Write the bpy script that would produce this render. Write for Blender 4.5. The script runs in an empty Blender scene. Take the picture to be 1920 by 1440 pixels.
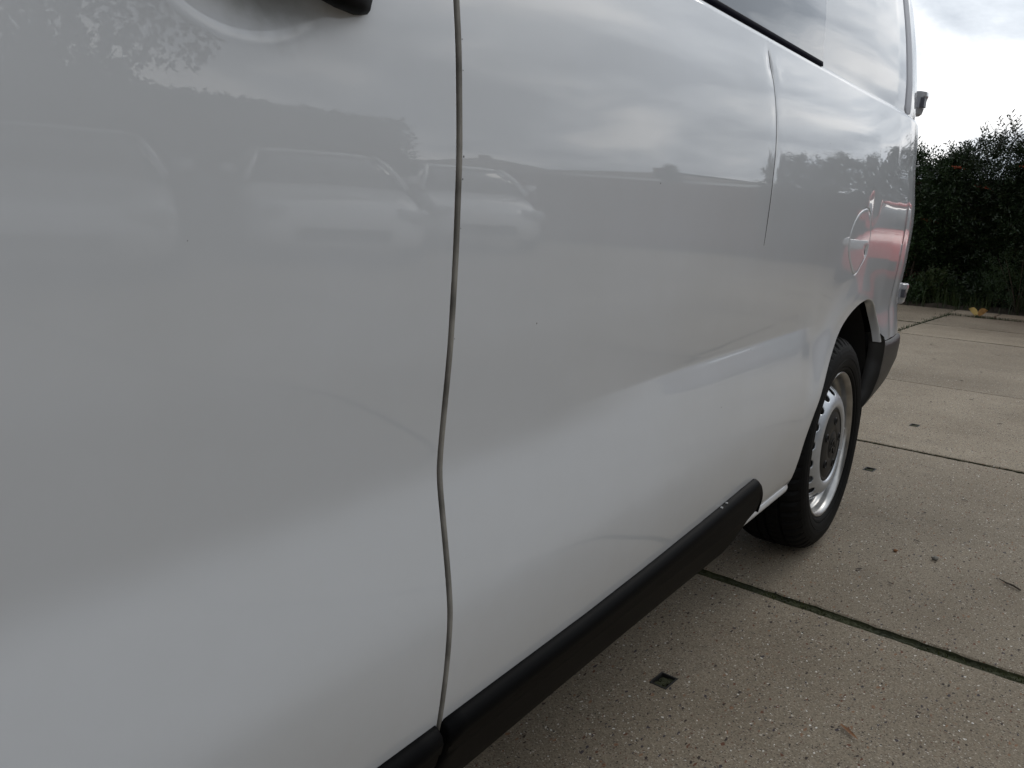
import bpy, math, random
import numpy as np
from mathutils import Vector, Matrix
rnd = random.Random(7)
rng = np.random.default_rng(11)
scene = bpy.context.scene
COL = scene.collection

# ------------------------------------------------------------ camera
CAM_H = 0.99872
YAW, PITCH, ROLL, FPX = 0.622334, 0.214094, 0.0365116, 1529.13
cam_d = bpy.data.cameras.new('camera')
cam = bpy.data.objects.new('camera', cam_d)
COL.objects.link(cam)
fw = Vector((math.cos(YAW)*math.cos(PITCH), math.sin(YAW)*math.cos(PITCH), -math.sin(PITCH)))
rt = fw.cross(Vector((0, 0, 1))).normalized()
up = rt.cross(fw)
rt2 = rt*math.cos(ROLL) + up*math.sin(ROLL)
up2 = up*math.cos(ROLL) - rt*math.sin(ROLL)
M = Matrix((rt2, up2, -fw)).transposed().to_4x4()
M.translation = Vector((0, 0, CAM_H))
cam.matrix_world = M
cam_d.sensor_width = 36.0
cam_d.lens = FPX/1920*36
cam_d.clip_start = 0.02
cam_d.clip_end = 2000
scene.camera = cam

# ------------------------------------------------------------ exposure
vs = scene.view_settings
vs.view_transform = 'Standard'
vs.look = 'None'
vs.exposure = 0.06
vs.gamma = 1.0
vs.use_curve_mapping = False

# ------------------------------------------------------------ sky and sun
SUN_AZ, SUN_EL = math.radians(-12), math.radians(37)      # azimuth counted from +X (rear of van) towards +Y
world = bpy.data.worlds.new('World')
scene.world = world
world.use_nodes = True
wt = world.node_tree
for n in list(wt.nodes):
    wt.nodes.remove(n)
def wn(t, **k):
    n = wt.nodes.new(t)
    for a, b in k.items():
        setattr(n, a, b)
    return n
def wl(a, b):
    wt.links.new(a, b)
w_out = wn('ShaderNodeOutputWorld')
w_bg = wn('ShaderNodeBackground')
SKY_STRENGTH = 0.10
w_bg.inputs['Strength'].default_value = SKY_STRENGTH
sky = wn('ShaderNodeTexSky', sky_type='NISHITA')
sky.sun_disc = False
sky.sun_elevation = SUN_EL
sky.sun_rotation = math.radians(90) - SUN_AZ
tc = wn('ShaderNodeTexCoord')
sep = wn('ShaderNodeSeparateXYZ')
wl(tc.outputs['Generated'], sep.inputs[0])
zc = wn('ShaderNodeMath', operation='MAXIMUM'); zc.inputs[1].default_value = 0.0
wl(sep.outputs['Z'], zc.inputs[0])
za = wn('ShaderNodeMath', operation='ADD'); za.inputs[1].default_value = 0.30
wl(zc.outputs[0], za.inputs[0])
dx = wn('ShaderNodeMath', operation='DIVIDE'); dy = wn('ShaderNodeMath', operation='DIVIDE')
wl(sep.outputs['X'], dx.inputs[0]); wl(za.outputs[0], dx.inputs[1])
wl(sep.outputs['Y'], dy.inputs[0]); wl(za.outputs[0], dy.inputs[1])
comb = wn('ShaderNodeCombineXYZ')
wl(dx.outputs[0], comb.inputs['X']); wl(dy.outputs[0], comb.inputs['Y'])
comb.inputs['Z'].default_value = 5.5
n1 = wn('ShaderNodeTexNoise'); n1.inputs['Scale'].default_value = 1.7; n1.inputs['Detail'].default_value = 9; n1.inputs['Roughness'].default_value = 0.55; n1.inputs['Distortion'].default_value = 0.25
n2 = wn('ShaderNodeTexNoise'); n2.inputs['Scale'].default_value = 0.65; n2.inputs['Detail'].default_value = 7; n2.inputs['Roughness'].default_value = 0.5
wl(comb.outputs[0], n1.inputs['Vector'])
vadd = wn('ShaderNodeVectorMath', operation='ADD'); vadd.inputs[1].default_value = (4.3, 1.9, 0.0)
wl(comb.outputs[0], vadd.inputs[0]); wl(vadd.outputs[0], n2.inputs['Vector'])
r1 = wn('ShaderNodeValToRGB')                       # cloud tone: grey undersides to bright white
K = 10.0                                            # background strength 0.1 -> values are ten times the shown brightness
r1.color_ramp.elements[0].position = 0.41; r1.color_ramp.elements[0].color = (0.46, 0.505, 0.565, 1)
r1.color_ramp.elements[1].position = 0.61; r1.color_ramp.elements[1].color = (1.12, 1.12, 1.12, 1)
e = r1.color_ramp.elements.new(0.50); e.color = (0.68, 0.725, 0.78, 1)
wl(n1.outputs['Fac'], r1.inputs['Fac'])
kscale = wn('ShaderNodeVectorMath', operation='SCALE'); kscale.inputs['Scale'].default_value = K*1.05
wl(r1.outputs['Color'], kscale.inputs[0])
r2 = wn('ShaderNodeValToRGB')                       # gaps of blue between the clouds
r2.color_ramp.elements[0].position = 0.345; r2.color_ramp.elements[0].color = (0, 0, 0, 1)
r2.color_ramp.elements[1].position = 0.435; r2.color_ramp.elements[1].color = (1, 1, 1, 1)
wl(n2.outputs['Fac'], r2.inputs['Fac'])
wmix = wn('ShaderNodeMixRGB')
hz = wn('ShaderNodeMapRange'); hz.interpolation_type = 'SMOOTHSTEP'        # closed cloud towards the horizon
hz.inputs['From Min'].default_value = .22; hz.inputs['From Max'].default_value = .08
wl(sep.outputs['Z'], hz.inputs['Value'])
hmax = wn('ShaderNodeMath', operation='MAXIMUM'); wl(r2.outputs['Color'], hmax.inputs[0]); wl(hz.outputs[0], hmax.inputs[1])
wl(hmax.outputs[0], wmix.inputs['Fac'])
sgain = wn('ShaderNodeVectorMath', operation='SCALE'); sgain.inputs['Scale'].default_value = 1.0
wl(sky.outputs['Color'], sgain.inputs[0])
wl(sgain.outputs[0], wmix.inputs['Color1']); wl(kscale.outputs[0], wmix.inputs['Color2'])
# the cloud deck is brighter round the hidden sun
sdir = wn('ShaderNodeVectorMath', operation='DOT_PRODUCT'); sdir.inputs[1].default_value = (math.cos(SUN_EL)*math.cos(SUN_AZ), math.cos(SUN_EL)*math.sin(SUN_AZ), math.sin(SUN_EL))
wl(tc.outputs['Generated'], sdir.inputs[0])
glow = wn('ShaderNodeMapRange'); glow.interpolation_type = 'SMOOTHSTEP'
glow.inputs['From Min'].default_value = 0.72; glow.inputs['From Max'].default_value = 1.0; glow.inputs['To Min'].default_value = 0.92; glow.inputs['To Max'].default_value = 1.46
wl(sdir.outputs['Value'], glow.inputs['Value'])
gsc = wn('ShaderNodeVectorMath', operation='SCALE')
wl(wmix.outputs['Color'], gsc.inputs[0]); wl(glow.outputs[0], gsc.inputs['Scale'])
wl(gsc.outputs[0], w_bg.inputs['Color'])
wl(w_bg.outputs[0], w_out.inputs['Surface'])

sun_d = bpy.data.lights.new('sun', 'SUN')
sun_d.energy = 0.50
sun_d.angle = math.radians(24)
sun_d.color = (1.0, 0.95, 0.88)
sun = bpy.data.objects.new('sun', sun_d)
COL.objects.link(sun)
sv = Vector((math.cos(SUN_EL)*math.cos(SUN_AZ), math.cos(SUN_EL)*math.sin(SUN_AZ), math.sin(SUN_EL)))
sun.rotation_euler = sv.to_track_quat('Z', 'Y').to_euler()
sun.location = (20, 20, 30)

# ------------------------------------------------------------ materials
def newmat(name):
    m = bpy.data.materials.new(name)
    m.use_nodes = True
    return m, m.node_tree, m.node_tree.nodes['Principled BSDF']
def mat(name, col, rough=0.5, metal=0.0, coat=0.0, spec=0.5, coat_rough=0.02, bump=None, vary=0.0, vscale=8.0):
    m, t, b = newmat(name)
    b.inputs['Base Color'].default_value = (*col, 1)
    b.inputs['Roughness'].default_value = rough
    b.inputs['Metallic'].default_value = metal
    b.inputs['Coat Weight'].default_value = coat
    b.inputs['Coat Roughness'].default_value = coat_rough
    b.inputs['Specular IOR Level'].default_value = spec
    geo = t.nodes.new('ShaderNodeTexCoord')
    if vary > 0:
        n = t.nodes.new('ShaderNodeTexNoise'); n.inputs['Scale'].default_value = vscale; n.inputs['Detail'].default_value = 6
        t.links.new(geo.outputs['Object'], n.inputs['Vector'])
        mr = t.nodes.new('ShaderNodeMapRange'); mr.inputs['From Min'].default_value = .3; mr.inputs['From Max'].default_value = .7
        mr.inputs['To Min'].default_value = 1-vary; mr.inputs['To Max'].default_value = 1+vary
        t.links.new(n.outputs['Fac'], mr.inputs['Value'])
        vm = t.nodes.new('ShaderNodeVectorMath'); vm.operation = 'SCALE'; vm.inputs[0].default_value = col
        t.links.new(mr.outputs[0], vm.inputs['Scale'])
        t.links.new(vm.outputs[0], b.inputs['Base Color'])
    if bump:
        n = t.nodes.new('ShaderNodeTexNoise'); n.inputs['Scale'].default_value = bump[0]; n.inputs['Detail'].default_value = 3
        t.links.new(geo.outputs['Object'], n.inputs['Vector'])
        bp = t.nodes.new('ShaderNodeBump'); bp.inputs['Strength'].default_value = bump[1]; bp.inputs['Distance'].default_value = bump[2]
        t.links.new(n.outputs['Fac'], bp.inputs['Height'])
        t.links.new(bp.outputs[0], b.inputs['Normal'])
        if coat: t.links.new(bp.outputs[0], b.inputs['Coat Normal'])
    return m
def leafmat(name, cols, rough=0.5):
    m, t, b = newmat(name)
    g = t.nodes.new('ShaderNodeNewGeometry')
    r = t.nodes.new('ShaderNodeValToRGB')
    el = r.color_ramp.elements
    el[0].color = (*cols[0], 1); el[1].color = (*cols[-1], 1)
    for i, c in enumerate(cols[1:-1]):
        e = el.new((i+1)/(len(cols)-1)); e.color = (*c, 1)
    t.links.new(g.outputs['Random Per Island'], r.inputs['Fac'])
    t.links.new(r.outputs['Color'], b.inputs['Base Color'])
    b.inputs['Roughness'].default_value = rough
    b.inputs['Specular IOR Level'].default_value = 0.35
    return m

def paintmat(name, col, grime=None):
    """white body paint: clear coat with faint orange peel, a film of dust, warm shade painted in low down and a few stone chips"""
    m, t, b = newmat(name)
    N, L = t.nodes, t.links
    tcn = N.new('ShaderNodeTexCoord')
    b.inputs['Roughness'].default_value = 0.45
    b.inputs['Specular IOR Level'].default_value = 0.15
    b.inputs['Coat Weight'].default_value = 1.0
    b.inputs['Coat Roughness'].default_value = 0.006
    b.inputs['Coat IOR'].default_value = 1.60
    # orange peel
    n = N.new('ShaderNodeTexNoise'); n.inputs['Scale'].default_value = 190; n.inputs['Detail'].default_value = 2
    L.new(tcn.outputs['Object'], n.inputs['Vector'])
    bp = N.new('ShaderNodeBump'); bp.inputs['Strength'].default_value = 0.015; bp.inputs['Distance'].default_value = 0.0004
    L.new(n.outputs['Fac'], bp.inputs['Height'])
    L.new(bp.outputs[0], b.inputs['Coat Normal'])
    # film of dust
    n2 = N.new('ShaderNodeTexNoise'); n2.inputs['Scale'].default_value = 3.0; n2.inputs['Detail'].default_value = 8; n2.inputs['Roughness'].default_value = .65
    L.new(tcn.outputs['Object'], n2.inputs['Vector'])
    cr = N.new('ShaderNodeValToRGB')
    cr.color_ramp.elements[0].position = .3; cr.color_ramp.elements[0].color = (col[0]*.95, col[1]*.945, col[2]*.93, 1)
    cr.color_ramp.elements[1].position = .7; cr.color_ramp.elements[1].color = (*col, 1)
    L.new(n2.outputs['Fac'], cr.inputs['Fac'])
    # stone chips: sparse tiny dark dots
    vo = N.new('ShaderNodeTexVoronoi'); vo.inputs['Scale'].default_value = 17
    L.new(tcn.outputs['Object'], vo.inputs['Vector'])
    sepc = N.new('ShaderNodeSeparateColor'); L.new(vo.outputs['Color'], sepc.inputs[0])
    lt = N.new('ShaderNodeMath'); lt.operation = 'LESS_THAN'; lt.inputs[1].default_value = 0.021
    L.new(vo.outputs['Distance'], lt.inputs[0])
    gt = N.new('ShaderNodeMath'); gt.operation = 'GREATER_THAN'; gt.inputs[1].default_value = 0.72
    L.new(sepc.outputs[0], gt.inputs[0])
    mu = N.new('ShaderNodeMath'); mu.operation = 'MULTIPLY'
    L.new(lt.outputs[0], mu.inputs[0]); L.new(gt.outputs[0], mu.inputs[1])
    mx = N.new('ShaderNodeMixRGB'); mx.inputs['Color2'].default_value = (.06, .05, .05, 1)
    L.new(mu.outputs[0], mx.inputs['Fac']); L.new(cr.outputs[0], mx.inputs['Color1'])
    # warm shade low on the flank, painted into the colour and broken by noise
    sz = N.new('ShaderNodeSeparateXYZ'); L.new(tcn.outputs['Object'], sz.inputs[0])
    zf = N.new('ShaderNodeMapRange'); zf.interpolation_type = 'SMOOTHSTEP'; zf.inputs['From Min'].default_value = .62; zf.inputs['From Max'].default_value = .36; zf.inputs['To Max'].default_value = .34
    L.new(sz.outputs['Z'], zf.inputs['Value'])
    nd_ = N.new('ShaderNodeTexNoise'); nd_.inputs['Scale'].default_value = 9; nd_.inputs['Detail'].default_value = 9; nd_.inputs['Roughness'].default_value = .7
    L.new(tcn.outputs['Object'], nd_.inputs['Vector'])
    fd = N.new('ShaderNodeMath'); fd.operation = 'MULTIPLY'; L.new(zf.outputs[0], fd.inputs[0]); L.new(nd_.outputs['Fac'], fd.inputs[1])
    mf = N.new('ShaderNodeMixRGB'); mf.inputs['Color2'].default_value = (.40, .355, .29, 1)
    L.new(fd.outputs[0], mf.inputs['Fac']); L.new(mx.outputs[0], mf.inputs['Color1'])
    out = mf.outputs[0]
    if grime:                                          # greasy hand dirt in the handle recess
        vd_ = N.new('ShaderNodeVectorMath'); vd_.operation = 'DISTANCE'; vd_.inputs[1].default_value = grime[:3]
        L.new(tcn.outputs['Object'], vd_.inputs[0])
        ng = N.new('ShaderNodeTexNoise'); ng.inputs['Scale'].default_value = 70; ng.inputs['Detail'].default_value = 6
        L.new(tcn.outputs['Object'], ng.inputs['Vector'])
        ms = N.new('ShaderNodeMath'); ms.operation = 'MULTIPLY_ADD'; ms.inputs[1].default_value = .03; L.new(ng.outputs['Fac'], ms.inputs[0]); L.new(vd_.outputs['Value'], ms.inputs[2])
        mg = N.new('ShaderNodeMapRange'); mg.interpolation_type = 'SMOOTHSTEP'; mg.inputs['From Min'].default_value = grime[3]; mg.inputs['From Max'].default_value = .02; mg.inputs['To Max'].default_value = .85
        L.new(ms.outputs[0], mg.inputs['Value'])
        m3 = N.new('ShaderNodeMixRGB'); m3.inputs['Color2'].default_value = (.10, .095, .065, 1)
        cw_ = N.new('ShaderNodeMapRange'); cw_.inputs['To Min'].default_value = 1.0; cw_.inputs['To Max'].default_value = .05; cw_.inputs['From Max'].default_value = .6
        L.new(mg.outputs[0], cw_.inputs['Value']); L.new(cw_.outputs[0], b.inputs['Coat Weight'])
        L.new(mg.outputs[0], m3.inputs['Fac']); L.new(out, m3.inputs['Color1']); out = m3.outputs[0]
    L.new(out, b.inputs['Base Color'])
    return m

def concretemat(name):
    m, t, b = newmat(name)
    N, L = t.nodes, t.links
    tcn = N.new('ShaderNodeTexCoord')
    g = N.new('ShaderNodeNewGeometry')
    pos = g.outputs['Position']
    oi = N.new('ShaderNodeObjectInfo')
    n = N.new('ShaderNodeTexNoise'); n.inputs['Scale'].default_value = 1.3; n.inputs['Detail'].default_value = 9; n.inputs['Roughness'].default_value = .6
    L.new(pos, n.inputs['Vector'])
    cr = N.new('ShaderNodeValToRGB')
    cr.color_ramp.elements[0].position = .32; cr.color_ramp.elements[0].color = (.180, .146, .103, 1)
    cr.color_ramp.elements[1].position = .70; cr.color_ramp.elements[1].color = (.292, .246, .182, 1)
    L.new(n.outputs['Fac'], cr.inputs['Fac'])
    # fine sandy grain
    nf = N.new('ShaderNodeTexNoise'); nf.inputs['Scale'].default_value = 260; nf.inputs['Detail'].default_value = 3
    L.new(pos, nf.inputs['Vector'])
    mrf = N.new('ShaderNodeMapRange'); mrf.inputs['From Min'].default_value = .3; mrf.inputs['From Max'].default_value = .7
    mrf.inputs['To Min'].default_value = .70; mrf.inputs['To Max'].default_value = 1.3
    L.new(nf.outputs['Fac'], mrf.inputs['Value'])
    # per slab tone
    mro = N.new('ShaderNodeMapRange'); mro.inputs['To Min'].default_value = .9; mro.inputs['To Max'].default_value = 1.1
    L.new(oi.outputs['Random'], mro.inputs['Value'])
    mm = N.new('ShaderNodeMath'); mm.operation = 'MULTIPLY'; L.new(mrf.outputs[0], mm.inputs[0]); L.new(mro.outputs[0], mm.inputs[1])
    sc = N.new('ShaderNodeVectorMath'); sc.operation = 'SCALE'
    L.new(cr.outputs[0], sc.inputs[0]); L.new(mm.outputs[0], sc.inputs['Scale'])
    cur = sc.outputs[0]
    # exposed aggregate: chips of several sizes and colours, stretched by distortion
    dn = N.new('ShaderNodeTexNoise'); dn.inputs['Scale'].default_value = 60; dn.inputs['Detail'].default_value = 2
    L.new(pos, dn.inputs['Vector'])
    ds = N.new('ShaderNodeVectorMath'); ds.operation = 'SCALE'; ds.inputs['Scale'].default_value = 0.012
    L.new(dn.outputs['Color'], ds.inputs[0])
    pd = N.new('ShaderNodeVectorMath'); pd.operation = 'ADD'; L.new(pos, pd.inputs[0]); L.new(ds.outputs[0], pd.inputs[1])
    hs = []
    for (scale, thr, sel, ramp, sx, sy) in (
            (58, .185, .67, [(.045, .032, .026), (.13, .055, .032), (.055, .045, .05), (.22, .12, .07)], .8, 1.7),
            (120, .20, .64, [(.05, .038, .03), (.13, .07, .045), (.04, .035, .035), (.16, .12, .09)], 1.4, 1.0),
            (85, .15, .86, [(.62, .58, .52), (.5, .46, .4), (.7, .68, .64), (.45, .4, .33)], 1.0, 1.2),
            (260, .27, .58, [(.09, .07, .055), (.45, .41, .35), (.08, .06, .05), (.14, .10, .075)], 1.2, 1.0)):
        mp = N.new('ShaderNodeMapping'); mp.inputs['Scale'].default_value = (sx, sy, 1); mp.inputs['Location'].default_value = (scale*.13, scale*.071, 0)
        L.new(pd.outputs[0], mp.inputs['Vector'])
        vo = N.new('ShaderNodeTexVoronoi'); vo.inputs['Scale'].default_value = scale
        vo.voronoi_dimensions = '2D'
        L.new(mp.outputs[0], vo.inputs['Vector'])
        sp = N.new('ShaderNodeSeparateColor'); L.new(vo.outputs['Color'], sp.inputs[0])
        # size varies with the cell
        th = N.new('ShaderNodeMath'); th.operation = 'MULTIPLY'; th.inputs[1].default_value = thr*1.6; L.new(sp.outputs[1], th.inputs[0])
        lt = N.new('ShaderNodeMath'); lt.operation = 'LESS_THAN'; L.new(vo.outputs['Distance'], lt.inputs[0]); L.new(th.outputs[0], lt.inputs[1])
        gt = N.new('ShaderNodeMath'); gt.operation = 'GREATER_THAN'; gt.inputs[1].default_value = sel; L.new(sp.outputs[0], gt.inputs[0])
        mu = N.new('ShaderNodeMath'); mu.operation = 'MULTIPLY'; L.new(lt.outputs[0], mu.inputs[0]); L.new(gt.outputs[0], mu.inputs[1])
        rp = N.new('ShaderNodeValToRGB'); rp.color_ramp.interpolation = 'CONSTANT'
        el = rp.color_ramp.elements; el[0].color = (*ramp[0], 1); el[1].position = .75; el[1].color = (*ramp[3], 1)
        e = el.new(.25); e.color = (*ramp[1], 1); e = el.new(.5); e.color = (*ramp[2], 1)
        L.new(sp.outputs[2], rp.inputs['Fac'])
        mx = N.new('ShaderNodeMixRGB'); L.new(mu.outputs[0], mx.inputs['Fac']); L.new(cur, mx.inputs['Color1']); L.new(rp.outputs[0], mx.inputs['Color2'])
        cur = mx.outputs[0]; hs.append(mu.outputs[0])
    # blotchy damp / dirt stains
    ns = N.new('ShaderNodeTexNoise'); ns.inputs['Scale'].default_value = 2.6; ns.inputs['Detail'].default_value = 10; ns.inputs['Roughness'].default_value = .7
    mp = N.new('ShaderNodeMapping'); mp.inputs['Location'].default_value = (3.1, 7.7, 0); L.new(pos, mp.inputs['Vector']); L.new(mp.outputs[0], ns.inputs['Vector'])
    mrs = N.new('ShaderNodeMapRange'); mrs.inputs['From Min'].default_value = .57; mrs.inputs['From Max'].default_value = .78; mrs.inputs['To Max'].default_value = .55
    L.new(ns.outputs['Fac'], mrs.inputs['Value'])
    mx = N.new('ShaderNodeMixRGB'); mx.inputs['Color2'].default_value = (.11, .09, .07, 1)
    L.new(mrs.outputs[0], mx.inputs['Fac']); L.new(cur, mx.inputs['Color1'])
    L.new(mx.outputs[0], b.inputs['Base Color'])
    b.inputs['Roughness'].default_value = .82
    b.inputs['Specular IOR Level'].default_value = .3
    bp = N.new('ShaderNodeBump'); bp.inputs['Strength'].default_value = .6; bp.inputs['Distance'].default_value = .002
    L.new(nf.outputs['Fac'], bp.inputs['Height']); L.new(bp.outputs[0], b.inputs['Normal'])
    return m

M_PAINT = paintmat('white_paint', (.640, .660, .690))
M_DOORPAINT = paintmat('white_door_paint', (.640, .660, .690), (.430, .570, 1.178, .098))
M_CONC = concretemat('exposed_aggregate_concrete')
def set_ior(m, v):
    m.node_tree.nodes['Principled BSDF'].inputs['IOR'].default_value = v
    return m
M_TRIM = mat('black_plastic_trim', (.0035, .0035, .0038), rough=.48, spec=.17, bump=(900, .25, .0006))
set_ior(M_TRIM, 1.22)
M_BUMP = mat('charcoal_bumper_plastic', (.019, .018, .017), rough=.45, spec=.3, bump=(800, .25, .0006), vary=.1)
M_BLACK = mat('black_rubber', (.010, .010, .010), rough=.75)
M_EDGE = mat('shaded_panel_edge', (.24, .225, .20), rough=.6, vary=.35, vscale=30)  # white panel return, its colour darkened to stand for shade in the gap
M_WSEAL = mat('window_seal_rubber', (.006, .006, .012), rough=.5, spec=.04)
set_ior(M_WSEAL, 1.2)
M_SEAL = mat('dark_seal', (.012, .0115, .010), rough=.6, vary=.3, vscale=40)
M_GLASS = mat('tinted_glass', (.012, .014, .016), rough=.01, coat=1.0, coat_rough=.0, spec=.6)
M_TYRE = mat('tyre_rubber', (.005, .0049, .0047), rough=.66, spec=.3, bump=(140, .3, .001), vary=.25, vscale=14)
set_ior(M_TYRE, 1.28)
M_BARREL = mat('dusty_rim_barrel', (.40, .395, .385), rough=.30, metal=.95, vary=.25, vscale=18)
M_RIM = mat('silver_steel_rim', (.56, .585, .62), rough=.36, metal=.7, vary=.08, vscale=25, bump=(120, .1, .0005))
M_CAP = mat('dark_grey_hub_cap', (.013, .0125, .012), rough=.45, spec=.4, vary=.15, vscale=30)
set_ior(M_CAP, 1.32)
M_UNDER = mat('underbody', (.012, .011, .010), rough=.9)
M_GREYSTRIP = mat('grey_pillar_trim', (.36, .37, .41), rough=.45)
M_CHROME = mat('pale_hinge_metal', (.36, .365, .38), rough=.3, coat=.5, metal=.1)
M_HINGEDARK = mat('hinge_recess', (.06, .06, .075), rough=.4)
M_SOIL = mat('dark_soil', (.035, .026, .018), rough=.95, vary=.4, vscale=9)
M_MOSS = mat('joint_moss', (.030, .033, .012), rough=.95, vary=.55, vscale=11, bump=(160, .9, .004))
M_GROUNDFAR = mat('far_ground', (.17, .15, .12), rough=.9, vary=.25, vscale=.6)
M_BRICK = mat('dark_red_brick', (.135, .055, .035), rough=.85, vary=.35, vscale=7, bump=(90, .5, .003))
M_MORTAR = mat('mortar', (.13, .115, .095), rough=.95, vary=.2)
M_LEAF = leafmat('dark_hedge_leaves', [(.008, .015, .006), (.013, .027, .009), (.011, .019, .008), (.024, .038, .013)], .42)
M_LEAF2 = leafmat('mid_green_leaves', [(.009, .020, .006), (.020, .042, .010), (.015, .029, .008)], .5)
M_GRASS = leafmat('grass_blades', [(.012, .024, .006), (.026, .044, .010), (.034, .040, .014)], .55)
M_ORANGE = leafmat('orange_berries', [(.20, .035, .010), (.26, .05, .012), (.15, .02, .008)], .4)
M_YELLOW = leafmat('yellowed_leaf', [(.66, .54, .20), (.58, .38, .14)], .5)
M_BARK = mat('bark', (.06, .045, .032), rough=.9, vary=.3)
M_STONE = mat('grey_pebble', (.15, .14, .12), rough=.8, vary=.3, vscale=60)
M_DRYLEAF = mat('dry_brown_leaf', (.20, .085, .028), rough=.7, vary=.4, vscale=60)
M_DARKLEAF = mat('dark_leaf_scrap', (.045, .03, .022), rough=.8, vary=.3, vscale=60)
M_SCRATCH = mat('bare_scratch', (.035, .028, .025), rough=.7)
M_WALLW = mat('white_render_wall', (.62, .60, .56), rough=.85, vary=.06)
M_ROOF = mat('brown_roof_tiles', (.10, .075, .06), rough=.85, vary=.2, vscale=3)
M_RED = mat('red_car_paint', (.52, .010, .012), rough=.4, coat=.25)
M_WHITECAR = mat('white_car_paint', (.76, .76, .76), rough=.35, coat=1.0)
M_SILVER = mat('silver_car_paint', (.45, .46, .48), rough=.35, coat=1.0, metal=.3)
M_LAMP = mat('headlamp_glass', (.55, .57, .6), rough=.08, coat=1.0)

# ------------------------------------------------------------ object helpers
def link(name, me, m, parent=None):
    o = bpy.data.objects.new(name, me)
    COL.objects.link(o)
    if m is not None:
        me.materials.append(m)
    if parent is not None:
        o.parent = parent
    return o
def mesh(name, v, f, m, parent=None, smooth=False):
    me = bpy.data.meshes.new(name)
    me.from_pydata([tuple(map(float, p)) for p in v], [], [tuple(map(int, q)) for q in f])
    me.update()
    if smooth:
        me.polygons.foreach_set('use_smooth', [True]*len(me.polygons))
    return link(name, me, m, parent)
def fastmesh(name, V, F, m, parent=None, smooth=False):
    """V (n,3) array, F (k,q) array of equal sided faces"""
    me = bpy.data.meshes.new(name)
    V = np.asarray(V, np.float32); F = np.asarray(F, np.int32)
    me.vertices.add(len(V)); me.vertices.foreach_set('co', V.ravel())
    q = F.shape[1]
    me.loops.add(F.size); me.loops.foreach_set('vertex_index', F.ravel())
    me.polygons.add(len(F)); me.polygons.foreach_set('loop_start', np.arange(0, F.size, q, dtype=np.int32))
    me.update(calc_edges=True)
    me.polygons.foreach_set('use_smooth', np.full(len(F), smooth))
    me.validate()
    return link(name, me, m, parent)
def thing(name, label, cat, loc=(0, 0, 0), rz=0.0, group=None):
    o = bpy.data.objects.new(name, None)
    o.empty_display_size = .1
    COL.objects.link(o)
    o.location = loc; o.rotation_euler = (0, 0, rz)
    return tag(o, label, cat, group)
def tag(o, label, cat, group=None):
    o['label'] = label; o['category'] = cat
    if group: o['group'] = group
    return o
def struct(o, label=None):
    o['kind'] = 'structure'
    if label: o['label'] = label
    return o
class MB:
    def __init__(s): s.v = []; s.f = []
    def add(s, v, f):
        n = len(s.v); s.v += [tuple(p) for p in v]; s.f += [tuple(i+n for i in q) for q in f]; return s
    def box(s, x0, x1, y0, y1, z0, z1):
        v = [(x, y, z) for z in (z0, z1) for y in (y0, y1) for x in (x0, x1)]
        return s.add(v, [(0, 2, 3, 1), (4, 5, 7, 6), (0, 1, 5, 4), (2, 6, 7, 3), (0, 4, 6, 2), (1, 3, 7, 5)])
    def tube(s, pts, rad, n=7, cap=True):
        pts = [Vector(p) for p in pts]
        if not hasattr(rad, '__len__'): rad = [rad]*len(pts)
        rings = []
        for i, p in enumerate(pts):
            d = (pts[min(i+1, len(pts)-1)]-pts[max(i-1, 0)]).normalized()
            a = d.orthogonal().normalized(); b = d.cross(a)
            rings.append([p+(a*math.cos(k*2*math.pi/n)+b*math.sin(k*2*math.pi/n))*rad[i] for k in range(n)])
        v = [q for r in rings for q in r]; f = []
        for i in range(len(pts)-1):
            for k in range(n):
                f.append((i*n+k, i*n+(k+1) % n, (i+1)*n+(k+1) % n, (i+1)*n+k))
        if cap:
            f.append(tuple(range(n))[::-1]); f.append(tuple((len(pts)-1)*n+k for k in range(n)))
        return s.add(v, f)
    def build(s, name, m, parent=None, smooth=False):
        return mesh(name, s.v, s.f, m, parent, smooth)
def bevel(o, w=.004, seg=2):
    md = o.modifiers.new('bevel', 'BEVEL'); md.width = w; md.segments = seg; md.limit_method = 'ANGLE'; md.angle_limit = math.radians(35)
    return o
def loft(rings, closed=True, caps=True):
    n = len(rings[0]); v = [p for r in rings for p in r]; f = []
    for i in range(len(rings)-1):
        for k in range(n if closed else n-1):
            f.append((i*n+k, i*n+(k+1) % n, (i+1)*n+(k+1) % n, (i+1)*n+k))
    if caps:
        f.append(tuple(range(n))[::-1]); f.append(tuple((len(rings)-1)*n+k for k in range(n)))
    return v, f
def lathe(profile, n=64, closed_ends=False):
    """profile (r, y) turned about the Y axis"""
    v = []; f = []
    for (r, y) in profile:
        for k in range(n):
            a = 2*math.pi*k/n
            v.append((r*math.cos(a), y, r*math.sin(a)))
    for i in range(len(profile)-1):
        for k in range(n):
            f.append((i*n+k, (i+1)*n+k, (i+1)*n+(k+1) % n, i*n+(k+1) % n))
    return v, f
def pip(px, pz, poly):
    """points in polygon (vectorised)"""
    poly = np.asarray(poly, float); inside = np.zeros(px.shape, bool)
    j = len(poly)-1
    for i in range(len(poly)):
        xi, zi = poly[i]; xj, zj = poly[j]
        c = ((zi > pz) != (zj > pz)) & (px < (xj-xi)*(pz-zi)/((zj-zi) if zj != zi else 1e-12)+xi)
        inside ^= c; j = i
    return inside
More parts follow.
